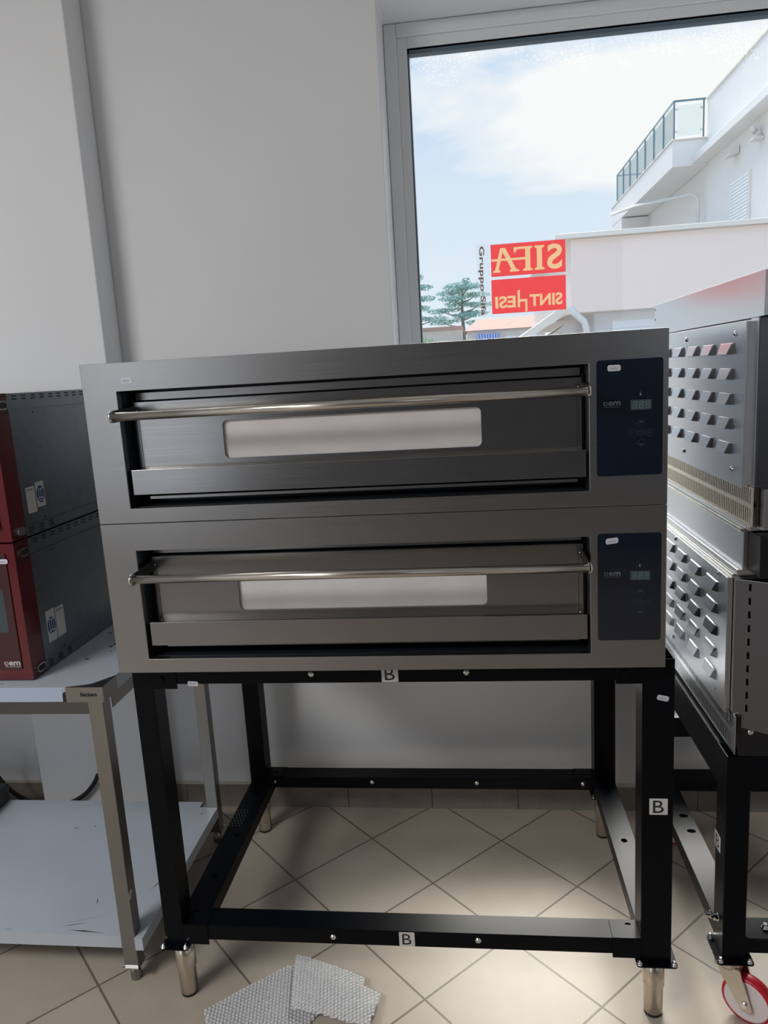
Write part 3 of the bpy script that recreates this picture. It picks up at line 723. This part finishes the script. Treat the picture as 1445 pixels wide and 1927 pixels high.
b = MB(); b.box((1.4865, -.034, 1.305), (1.512, -.001, 1.392), 'steel_side'); b.box((1.512, -.01, 1.302), (2.74, -.0008, 1.392), 'black_plain'); b.build('lower_trim', tu, bevel=.001)
th_ = thing('extraction_hood', 'plain stainless hood lying on top of the upper louvred oven at right', 'hood', (2.1, .42, 1.745))
b = MB(); b.box((1.474, -.035, 1.7455), (2.74, .878, 1.836), 'steel_side'); b.build('hood_body', th_, bevel=.001)
b = MB(); b.box((1.4745, -.055, 1.7456), (2.74, -.0355, 1.834), 'galvanised'); b.build('front_lip', th_, bevel=.001)
for zz in (1.762, 1.792, 1.822):
    b = MB(); b.lathe((1.4738, .865, zz), (-1, 0, 0), [(0, .003), (.0006, .003)], 'rubber', 10); b.build('punched_hole', th_)
# lower unit
tl_ = thing('pizza_oven', 'lower stainless oven with louvred side resting on the low black stand at right', 'oven', (2.1, .45, .731), 'louvred ovens stacked at right')
b = MB(); b.box((1.486, .085, .7325), (2.74, DR, 1.166), 'steel_side')
b.box((1.484, .072, 1.190), (2.74, DR, 1.284), 'steel_side')
b.box((1.468, .09, 1.166), (2.74, DR, 1.176), 'steel_bar'); b.box((1.474, .075, 1.176), (2.74, DR, 1.190), 'steel_side')
b.box((1.470, .05, 1.284), (2.74, DR, 1.292), 'steel_bar'); b.box((1.478, .02, 1.292), (2.74, DR, 1.3015), 'steel_side')
b.build('housing', tl_, bevel=.0015)
b = MB(); louvre_panel(b, 1.460, .095, .82, .832, 1.166, [.200, .338, .470, .588, .71], [1.125, 1.070, 1.014, .957, .900]); b.build('louvred_panel', tl_, bevel=.0006)
b = MB(); slot_strip(b, 1.4735, .058, DR, .742, .838, 'steel_side'); b.build('slotted_strip', tl_)
for yy, zz in ((.158, 1.158), (.541, 1.156), (.552, .853), (.159, .861)):
    b = MB(); b.lathe((1.460, yy, zz), (-1, 0, 0), [(0, .0065), (.0025, .0055), (.0042, .002)], 'chrome', 14); b.build('panel_screw', tl_)
b = MB()
b.box((1.4735, .079, .808), (1.4858, .10, 1.168), 'steel_side')
# door front that swings out towards the middle
A = Vector((1.4735, .077, 0)); Bp = Vector((1.565, .018, 0)); U_ = (Bp-A); Lg = U_.length; U_.normalize()
slots = [rrect(.028, .850+i*.0325, .0325, .868+i*.0325, .001, 1) for i in range(10)]
b.plate([(0, .808), (Lg, .806), (Lg, 1.168), (0, 1.168)], slots, 'steel_front', A, U_, Z, .0025)
b.box((1.49, .082, .81), (1.56, .084, 1.166), 'black_plain')
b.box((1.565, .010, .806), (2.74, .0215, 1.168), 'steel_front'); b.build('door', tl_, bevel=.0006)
b = MB(); b.box((1.4865, .068, .7325), (2.74, .0845, .806), 'black_plain'); b.build('base_front', tl_, bevel=.001)
b = MB(); b.lathe((1.512, .068, .795), (0, -1, 0), [(0, .0075), (.003, .007), (.0045, .003)], 'chrome', 16); b.build('base_screw', tl_)
b = MB(); b.box((1.495, .0, 1.192), (2.74, .070, 1.283), 'black_plain'); b.build('middle_front', tl_, bevel=.001)

# ------------------------------------------------------------------ steel work table, left
t = thing('work_table', 'stainless steel work table with white top and undershelf beside the black stand', 'table', (-.95, .44, 0))
TX0, TX1, TY0, TY1 = -1.8, -.110, .105, .79
b = MB(); b.box((TX0, TY0, .864), (TX1-.0, TY1, .905), 'white_lacquer'); b.box((TX0, TY0-.0012, .8645), (-.222, TY0-.0002, .9045), 'white_film')
random.seed(5)
for (x_, y_) in ((-.30, .52), (-.24, .40), (-.235, .42), (-.215, .36), (-.265, .30), (-.42, .13)):
    b.box((x_, y_, .905), (x_+random.uniform(.004, .014), y_+random.uniform(.002, .012), .9053), 'scuff')
b.build('tabletop', t, bevel=.0015)
b = MB(); zt = .9062   # bare steel corner where the protective film is torn away
b.box((-.2135, TY0-.0026, .8635), (-.108, TY0-.0013, zt-.0005), 'steel_leg'); b.box((-.1095, TY0-.002, .8635), (-.1078, .182, zt-.0005), 'steel_leg')
b.face([(-.2135, TY0-.001, zt), (-.108, TY0-.001, zt), (-.108, .182, zt), (-.150, .125, zt), (-.165, .118, zt)], 'steel_leg')
b.face([(-.2245, TY0-.0014, .8645), (-.2130, TY0-.0014, .8645), (-.2130, TY0-.0014, .892), (-.2175, TY0-.0014, .893), (-.2235, TY0-.0014, .886)], 'black_plain')
cpn = b.build('corner_plate', t)
b = MB(); b.text('Beckers', 'ink', (-.172, TY0-.0026, .8795), X, Z, .0115, .046, .0006, .03); b.build('lettering', cpn, normals=False).location = (0, 0, 0)
b = MB(); b.box((TX0+.04, TY0+.018, .820), (-.157, TY0+.021, .863), 'steel_apron_shaded'); b.box((-.114, .15, .826), (-.1115, .75, .863), 'steel_leg'); b.build('apron', t, bevel=.0006)
for (x0, y0) in ((-.156, .105), (-.131, .745), (TX0+.01, .105), (TX0+.01, .745)):
    b = MB(); b.box((x0, y0, .052), (x0+.042, y0+.040, .8635), 'steel_leg'); lg = b.build('leg', t, bevel=.0015)
    b = MB(); b.box((x0-.004, y0-.004, .0485), (x0+.046, y0-.0005, .0525), 'chrome'); b.box((x0+.0425, y0-.004, .0485), (x0+.046, y0+.044, .0525), 'chrome')
    b.box((x0+.001, y0, .0485), (x0+.041, y0+.039, .0515), 'steel_leg')
    b.lathe((x0+.021, y0+.020, 0), (0, 0, 1), [(0, .0135), (.003, .015), (.049, .0155)], 'steel_leg', 20); b.build('levelling_foot', lg).location = (0, 0, 0)
    if x0 == -.156: lm = lg
stk_ = price_sticker((-.1125, .107, .268), (0, .55, .83), (0, -.83, .55), t)
stk_.location = stk_.location+Vector((.0012, 0, 0))
b = MB()
# undershelf: outline notched around the legs
b.box((TX0+.05, .095+.012, .112), (-.157, .778, .15), 'white_lacquer'); b.box((-.157, .146, .112), (-.0895, .744, .15), 'white_lacquer')
b.box((-.1133, .0995, .112), (-.0895, .146, .15), 'white_lacquer')
for (x0, y0, x1, y1, wd) in ((-.36, .135, -.28, .155, .0022), (-.305, .262, -.29, .228, .003), (-.29, .285, -.235, .42, .0006), (-.375, .140, -.22, .195, .0008), (-.33, .125, -.21, .117, .004), (-.30, .122, -.26, .121, .005), (-.155, .30, -.125, .36, .0032), (-.155, .28, -.11, .42, .0007), (-.57, .60, -.555, .612, .005), (-.50, .615, -.495, .62, .006), (-.26, .60, -.25, .606, .004), (-.145, .70, -.125, .71, .004), (-.20, .55, -.13, .70, .0007), (-.52, .118, -.49, .121, .0015)):
    a_, c_ = Vector((x0, y0, 0)), Vector((x1, y1, 0)); d_ = (c_-a_).normalized(); n_ = Vector((-d_.y, d_.x, 0))*wd/2; mid = (a_+c_)/2; up_ = Vector((0, 0, .1503))
    b.face([a_+up_, mid-n_+up_, c_+up_, mid+n_+up_], 'scuff')
b.build('undershelf', t, normals=False)

# ------------------------------------------------------------------ red ovens on the table
def slotpair(b, y, z, w_, h_, n, gap, m='rubber', x=-.3299):
    for i in range(n): b.box((x, y, z+i*gap), (x+.0006, y+w_, z+i*gap+h_), m)
def small_oven(z0, z1, label, manual_left, stick, top):
    t = thing('countertop_oven', label, 'oven', (-.69, .50, z0), 'red fronted ovens stacked on the work table')
    XR, XL, YF, YC, YB = -.330, -1.05, .150, .218, .85
    zf = z0+.003
    b = MB(); b.box((XL, YF, zf), (XR, YC-.0006, z1), 'red_enamel')
    for zz in (z0+.010, z0+.022, z1-.055, z1-.040, z1-.022, z1-.010):
        slotpair(b, YF+.010, zz, .020, .0042, 1, 0); slotpair(b, YF+.036, zz, .024, .0042, 1, 0)
    fr = b.build('red_front', t, bevel=.003, seg=3)
    b = MB(); b.plate(rrect(XL+.022, z0+.033, XR-.026, z1-.026, .004), [rrect(XL+.10, z0+.140, -.378, z0+.262, .006)], 'red_inner', (0, YF-.0003, 0), X, Z, .003); fp = b.build('door_panel', t, bevel=.0006)
    b = MB(); b.box((XL+.095, YF-.0014, z0+.135), (-.3735, YF-.0005, z0+.266), 'oven_glass'); b.build('door_window', fp).location = (0, 0, 0)
    b = MB(); oem_logo(b, (-.406, YF-.0036, z0+.044), X, Z, .047, 'paper'); b.build('logo', fp, normals=False).location = (0, 0, 0)
    b = MB(); b.box((XL+.001, YC, zf), (XR-.004, YB, z1-.001), 'galvanised')
    b.box((XR-.004, YC, zf), (XR-.0012, YB, z0+.031), 'galvanised'); b.box((XR-.004, YC, z0+.0325), (XR, YB-.001, z1-.0455), 'galvanised'); b.box((XR-.004, YC, z1-.044), (XR-.0012, YB, z1-.001), 'galvanised')
    for i in range(3): slotpair(b, .232+i*.050, z0+.007, .024, .0035, 3, .0072, x=-.3314)
    for i in range(12): slotpair(b, .240+i*.0445, z1-.018, .022, .0035, 2, .008, x=-.3314)
    for zz in (z0+.040, z1-.056): b.lathe((XR, .326 if zz > z0+.1 else .317, zz), (1, 0, 0), [(0, .0035), (.0003, .0035)], 'rubber', 12)
    b.build('housing', t, bevel=.0008)
    for zz, yy in ((z0+.024, .189), (z1-.031, .189)):
        b = MB(); b.plate([(p[0]*1, p[1]) for p in rrect(yy-.020, zz-.0115, yy+.020, zz+.0115, .0112, 6)], [], 'chrome', (XR, 0, 0), Y, Z, .005)
        b.plate([(p[0], p[1]) for p in rrect(yy-.0165, zz-.008, yy+.0165, zz+.008, .0078, 6)], [], 'rubber' if (zz > z0+.1 or not manual_left) else 'chrome', (XR+.005, 0, 0), Y, Z, .001)
        b.build('latch_button', t)
    # instruction labels: the open book pictogram and the user manual tag (its code square is left blank)
    def book(y0, z_, wd, ht, sk):
        V_ = Vector((0, sk, 1)).normalized(); b = MB(); o = Vector((XR+.0003, y0, z_)); U_ = Vector((0, 1, 0))
        b.plate(rect(0, 0, wd, ht), [], 'paper', o, U_, V_, .0004)
        n_ = Vector((.0008, 0, 0)); cx_, cz_ = wd/2, ht/2
        b.face([o+n_+U_*(cx_+.45*wd*math.cos(2*PI*i/28))+V_*(cz_+.45*wd*1.28*math.sin(2*PI*i/28)) for i in range(28)], 'ink_blue')
        n2 = Vector((.0011, 0, 0))
        def q(pts, m): b.face([o+n2*(1 if m == 'paper' else 1.3)+U_*(cx_+p[0]*wd)+V_*(cz_+p[1]*ht) for p in pts], m)
        q([(-.27, -.20), (0, -.16), (.27, -.20), (.25, .25), (0, .20), (-.25, .25)], 'paper')
        q([(-.20, -.13), (-.03, -.11), (-.03, .16), (-.20, .20)], 'ink_blue'); q([(.20, -.13), (.03, -.11), (.03, .16), (.20, .20)], 'ink_blue')
        q([(-.27, -.27), (.27, -.27), (.27, -.23), (-.27, -.23)], 'paper')
        return b.build('book_label', t, normals=False)
    def manual(y0, z_, wd, ht, sk):
        V_ = Vector((0, sk, 1)).normalized(); b = MB(); o = Vector((XR+.0003, y0, z_)); U_ = Vector((0, 1, 0))
        b.plate(rect(0, 0, wd, ht), [], 'paper', o, U_, V_, .0004)
        b.text('USER MANUAL', 'ink', o+U_*wd*.1+V_*ht*.86, U_, V_, ht*.07, wd*.8, .0009)
        return b.build('manual_label', t, normals=False)
    if manual_left: manual(.2385, z0+.062, .042, .072, 0); book(.285, z0+.072, .042, .070, 0)
    else: book(.246, z0+.072, .044, .092, 0); manual(.294, z0+.072, .044, .088, 0)
    if stick: price_sticker((-.378, YF-.0034, z1-.053), X, Z, t)
    return t
small_oven(.9055, 1.2905, 'lower red fronted countertop oven standing on the white table top', False, True, False)
small_oven(1.2920, 1.6830, 'upper red fronted countertop oven, topmost on the work table', True, False, True)

# ------------------------------------------------------------------ things on and behind the undershelf
b = MB(); b.box((-1.35, .36, .1525), (-.925, .782, .218), 'black_plain')
o = tag(b.build('equipment_case', bevel=.004), 'glossy black flat case on the undershelf of the work table', 'case')
b = MB(); b.box((-1.33, .38, .2182), (-.945, .76, .2215), 'panel_glass'); ob = b.build('lid', o, bevel=.001)
for xx in (-1.30, -.975):
    for yy in (.40, .745):
        b = MB(); b.lathe((xx, yy, .150), (0, 0, 1), [(0, .010), (.003, .010)], 'rubber', 12); b.build('foot_pad', o)
cc = Vector((-.81, .850, .315)); pts = []
for i in range(33):
    a = math.radians(190+ i*(145/32)); pts.append((cc.x+.234*math.cos(a), .850, cc.z+.234*math.sin(a)))
b = MB(); b.tube(pts, .0085, 'rubber', 10)
tag(b.build('hanging_cable'), 'black cable looping down in front of the wall pier behind the work table', 'cable')

# ------------------------------------------------------------------ bubble wrap on the floor
def inside(p, poly_):
    x, y = p; c = False; n = len(poly_)
    for i in range(n):
        x1, y1 = poly_[i]; x2, y2 = poly_[(i+1) % n]
        if (y1 > y) != (y2 > y) and x < (x2-x1)*(y-y1)/(y2-y1)+x1: c = not c
    return c
def wrap(poly_, hf, ang, label, pitch=.0112, seed=1):
    random.seed(seed); b = MB(); m = 'bubble_film'; b.mi(m)
    ca, sa = math.cos(ang), math.sin(ang)
    xs = [p[0] for p in poly_]; ys = [p[1] for p in poly_]; cx_, cy_ = sum(xs)/len(xs), sum(ys)/len(ys)
    # base sheet as a fine grid clipped to the outline
    g = .006; V_ = {}
    nx = int((max(xs)-min(xs))/g)+2; ny = int((max(ys)-min(ys))/g)+2
    def vv(i, j):
        if (i, j) not in V_:
            x, y = min(xs)+i*g, min(ys)+j*g; V_[(i, j)] = b.bm.verts.new((x, y, hf(x, y)))
        return V_[(i, j)]
    for i in range(nx):
        for j in range(ny):
            if inside((min(xs)+(i+.5)*g, min(ys)+(j+.5)*g), poly_):
                f = b.bm.faces.new((vv(i, j), vv(i+1, j), vv(i+1, j+1), vv(i, j+1))); f.smooth = True
    R = .0049; h = .0046; seg = 8; N_ = 70
    for i in range(-N_, N_):
        for j in range(-N_, N_):
            u, v = i*pitch+(j % 2)*pitch/2, j*pitch*.866
            x, y = cx_+u*ca-v*sa, cy_+u*sa+v*ca
            if not inside((x, y), poly_): continue
            z = hf(x, y)+.0003; rings = []
            hh = h*random.uniform(.7, 1.1)
            for (rr, zz) in ((1, 0), (.9, .55), (.6, .9)):
                rings.append([b.bm.verts.new((x+R*rr*math.cos(2*PI*k/seg), y+R*rr*math.sin(2*PI*k/seg), z+hh*zz)) for k in range(seg)])
            for A_, B_ in zip(rings, rings[1:]):
                for k in range(seg): b.bm.faces.new((A_[k], A_[(k+1) % seg], B_[(k+1) % seg], B_[k])).smooth = True
            b.bm.faces.new(rings[-1]).smooth = True
    return tag(b.build('bubble_wrap', normals=False), label, 'bubble wrap', 'bubble wrap pieces on the floor')
wrap([(.107, .020), (.30, .182), (.335, .185), (.40, .10), (.43, .03), (.33, -.10), (.16, -.10)],
     lambda x, y: .004+.0018*(1+math.sin(38*(x*.77+y*.64))*math.sin(21*(x-y))), .70, 'flat left sheet of clear bubble wrap lying on the floor tiles', seed=2)
wrap([(.317, .214), (.530, .134), (.534, .103), (.584, .083), (.566, -.03), (.50, -.02), (.352, .022)],
     lambda x, y: .014+.012*max(0, math.sin((x-.30)*9.5))+.006*math.sin(16*y+3+9*x), -.36, 'folded right piece of bubble wrap overlapping the left sheet', seed=4)

# ------------------------------------------------------------------ outside
ground = MB().box((-90, 1.4, -.35), (120, 260, -.15), 'ground').build('ground'); struct(ground)
bt = thing('terrace_building', 'low pinkish flat roofed building just across from the window', 'building', (5.5, 12, -.15))
b = MB(); b.box((2.28, 9, 2.315), (6.4, 15, 3.275), 'building_pink'); b.build('parapet', bt, bevel=.01)
b = MB(); b.box((2.07, 8.93, 3.275), (6.45, 15, 3.34), 'coping'); b.build('coping', bt, bevel=.008)
b = MB(); b.box((2.62, 9.25, -.15), (6.3, 14.8, 2.315), 'lower_wall'); b.build('lower_wall', bt)
b = MB(); b.box((2.86, 9.235, -.1), (3.7, 9.249, 2.19), 'shutter')
for i in range(14): b.box((2.86, 9.225, .2+i*.145), (3.7, 9.236, .21+i*.145), 'pipe')
b.build('garage_door', bt)
b = MB(); b.tube([(2.27, 9.02, 2.40), (2.30, 9.0, 2.33), (2.36, 8.98, 2.27), (2.44, 8.98, 2.2), (2.47, 8.98, 2.1), (2.475, 8.98, 1.6)], .045, 'pipe', 14); b.build('drainpipe', bt)
b = MB()
b.hexa([(1.55, 9.3, 1.93), (2.25, 9.3, 2.34), (2.25, 11, 2.34), (1.55, 11, 1.93), (1.55, 9.3, 2.03), (2.20, 9.3, 2.44), (2.20, 11, 2.44), (1.55, 11, 2.03)], 'coping')
b.hexa([(1.6, 9.6, 1.75), (2.30, 9.6, 2.17), (2.30, 11, 2.17), (1.6, 11, 1.75), (1.6, 9.6, 1.80), (2.30, 9.6, 2.22), (2.30, 11, 2.22), (1.6, 11, 1.80)], 'pipe')
b.build('sloping_canopy', bt)
bw = thing('white_building', 'tall white building with glass railed balcony beyond the low terrace', 'building', (12, 22, -.15))
b = MB(); b.box((8.0, 15.2, -.15), (20, 22.9, 7.9), 'building_white'); b.box((8.02, 22.9, -.15), (20, 33, 7.3), 'building_white'); b.build('walls', bw)
b = MB(); b.box((6.98, 30.0, -.15), (20, 33.0, 7.05), 'building_white'); b.build('rear_wing', bw)
b = MB(); b.box((7.56, 16.5, 7.15), (8.0, 22.9, 7.36), 'building_white'); b.box((7.72, 6, 7.15), (8.0, 16.5, 7.36), 'building_white'); b.build('eaves', bw, bevel=.01)
b = MB(); b.box((7.96, 6, 7.36), (8.2, 22.62, 8.86), 'building_white'); b.box((7.92, 6, 8.86), (8.25, 22.66, 8.93), 'coping'); b.build('roof_parapet', bw, bevel=.01)
b = MB(); b.box((7.0, 22.6, 7.10), (8.0, 32.2, 7.82), 'building_white'); b.box((6.97, 22.56, 7.82), (8.0, 32.2, 7.86), 'coping'); b.build('balcony', bw, bevel=.01)
rl = bpy.data.objects.new('railing', None); C.objects.link(rl); rl.parent = bw; rl.location = Vector((7.05, 27, 7.86))-bw.location
b = MB(); b.box((7.03, 22.65, 8.88), (7.08, 31.3, 8.93), 'railing'); b.box((7.08, 22.65, 8.88), (8.0, 22.70, 8.93), 'railing'); b.box((7.08, 31.25, 8.88), (8.0, 31.3, 8.93), 'railing'); b.build('handrail', rl)
for yy in [22.65+i*1.23 for i in range(8)]:
    b = MB(); b.box((7.035, yy, 7.86), (7.075, yy+.05, 8.88), 'railing'); b.build('baluster', rl)
b = MB(); b.box((7.86, 22.655, 7.86), (7.90, 22.695, 8.88), 'railing'); b.build('baluster', rl)
b = MB(); b.box((7.05, 22.7, 7.95), (7.062, 31.2, 8.80), 'rail_glass'); b.box((7.12, 22.67, 7.95), (7.82, 22.682, 8.80), 'rail_glass'); b.build('glass_panel', rl)
b = MB()
for xx in (7.09, 7.78):
    for zz in (8.05, 8.65): b.box((xx, 22.655, zz), (xx+.07, 22.69, zz+.06), 'pipe')
b.build('glass_clamp', rl)
b = MB(); b.tube([(6.6, 30.0, 7.22), (7.0, 27.5, 7.0), (7.6, 22.86, 6.35), (7.75, 22.80, 6.28), (7.8, 22.78, 6.15), (7.8, 22.78, 4.5)], .05, 'pipe', 10); b.build('drainpipe', bw)
b = MB(); b.box((7.96, 19.05, 4.6), (8.02, 20.55, 6.12), 'coping'); wf = b.build('window_frame', bw, bevel=.005)
b = MB()
for i in range(17): b.box((7.945, 19.12, 4.65+i*.085), (7.965, 20.45, 4.70+i*.085), 'shutter')
b.build('shutter_slats', wf).location = (0, 0, 0)
b = MB(); b.hexa([(7.72, 19.9, 6.66), (7.98, 19.9, 6.72), (7.98, 20.3, 6.72), (7.72, 20.3, 6.66), (7.72, 19.9, 6.69), (7.98, 19.9, 6.90), (7.98, 20.3, 6.90), (7.72, 20.3, 6.69)], 'pipe'); b.build('wall_lamp', bw)
b = MB(); b.box((7.75, 18.25, 6.60), (7.99, 18.55, 6.66), 'pipe'); b.box((7.86, 18.36, 6.66), (7.94, 18.44, 6.80), 'pipe'); b.lathe((7.9, 18.6, 6.85), (-.5, -.8, .1), [(0, .07), (.24, .07), (.26, .05)], 'pipe', 12); b.build('security_camera', bw)

# far houses
h = thing('distant_house', 'low beige house with flat roof far off at the left edge of the view', 'house', (-1.8, 60, -.15))
b = MB(); b.box((-6, 60, -.15), (.35, 66, 4.75), 'house_beige'); b.build('walls', h); b = MB(); b.box((-6.1, 59.9, 4.75), (.42, 66.1, 5.0), 'roof_tile'); b.build('roof_edge', h)
h = thing('distant_house', 'distant tile roofed house with blue awning under the window sticker', 'house', (3, 56, -.15))
b = MB(); b.box((.75, 56, -.15), (6.5, 62, 4.35), 'house_wall'); b.build('walls', h)
b = MB(); b.hexa([(.55, 55.8, 4.35), (6.7, 55.8, 4.35), (6.7, 62.2, 4.35), (.55, 62.2, 4.35), (1.6, 57.6, 5.25), (5.9, 57.6, 5.25), (5.9, 60, 5.25), (1.6, 60, 5.25)], 'roof_tile'); b.build('roof', h)
b = MB(); b.box((1.5, 55.7, 3.25), (3.1, 55.99, 4.05), 'blue_awning')
for i in range(8): b.box((1.55+i*.2, 55.69, 3.25), (1.60+i*.2, 55.699, 4.05), 'shutter')
b.build('awning', h)
for xx in (3.6, 5.2):
    b = MB(); b.box((xx, 55.9, 2.6), (xx+.7, 55.99, 3.8), 'shutter'); b.build('window', h)

def leaves(b, c, r, n, m, s=.16):
    k = b.mi(m)
    for i in range(n):
        while True:
            p = Vector((random.uniform(-1, 1), random.uniform(-1, 1), random.uniform(-1, 1)))
            if p.length < 1: break
        p = Vector((c[0]+p.x*r[0], c[1]+p.y*r[1], c[2]+p.z*r[2]))
        u = Vector((random.uniform(-1, 1), random.uniform(-1, 1), random.uniform(-.6, .6))).normalized()*s*random.uniform(.5, 1.3); v = u.orthogonal().normalized()*s*.45
        vs_ = [b.bm.verts.new(q) for q in (p-u-v*.3, p+u*.2-v, p+u, p+u*.1+v)]
        b.bm.faces.new(vs_).material_index = k
def pine(x, y, ztop, spread, label, seed):
    random.seed(seed); t = thing('umbrella_pine', label, 'tree', (x, y, -.15), 'umbrella pines beyond the houses')
    b = MB(); b.tube([(x, y, -.15), (x+.15, y, ztop*.35), (x-.05, y, ztop*.7), (x+.05, y, ztop-.4)], [.38, .3, .2, .08], 'bark', 10)
    br = []
    for i in range(11):
        a = i*2.4; zz = ztop*(.52+.4*i/11); rr = spread*(1-.55*i/11)*random.uniform(.75, 1)
        tip = (x+rr*math.cos(a), y+rr*math.sin(a)*.7, zz+.9); br.append(tip)
        b.tube([(x, y, zz), (x+rr*.5*math.cos(a), y+rr*.35*math.sin(a), zz+.35), tip], [.12, .08, .03], 'bark', 6)
    b.build('trunk', t)
    b = MB()
    for (bx, by, bz) in br:
        leaves(b, (bx, by, bz), (spread*.42, spread*.35, .38), 260, 'pine')
        leaves(b, ((bx+x)/2, (by+y)/2, bz+.1), (spread*.35, spread*.3, .32), 170, 'pine')
    leaves(b, (x, y, ztop-.3), (spread*.6, spread*.5, .55), 600, 'pine'); leaves(b, (x+.6, y, ztop+.35), (spread*.15, .5, .45), 70, 'pine')
    b.build('foliage', t, normals=False)
pine(.2, 100, 12.4, 4.4, 'tall umbrella pine rising above the distant roofs left of the window sticker', 1)
pine(-6.6, 96, 13.6, 3.6, 'umbrella pine mostly cut off by the left window frame', 2)
random.seed(9); b = MB(); leaves(b, (-1.6, 40, 2.9), (.8, .5, .5), 500, 'shrub', .08); b.tube([(-1.6, 40, -.15), (-1.6, 40, 2.9)], .06, 'bark', 6)
tag(b.build('garden_shrub', normals=False), 'small green shrub in front of the far beige house', 'shrub')
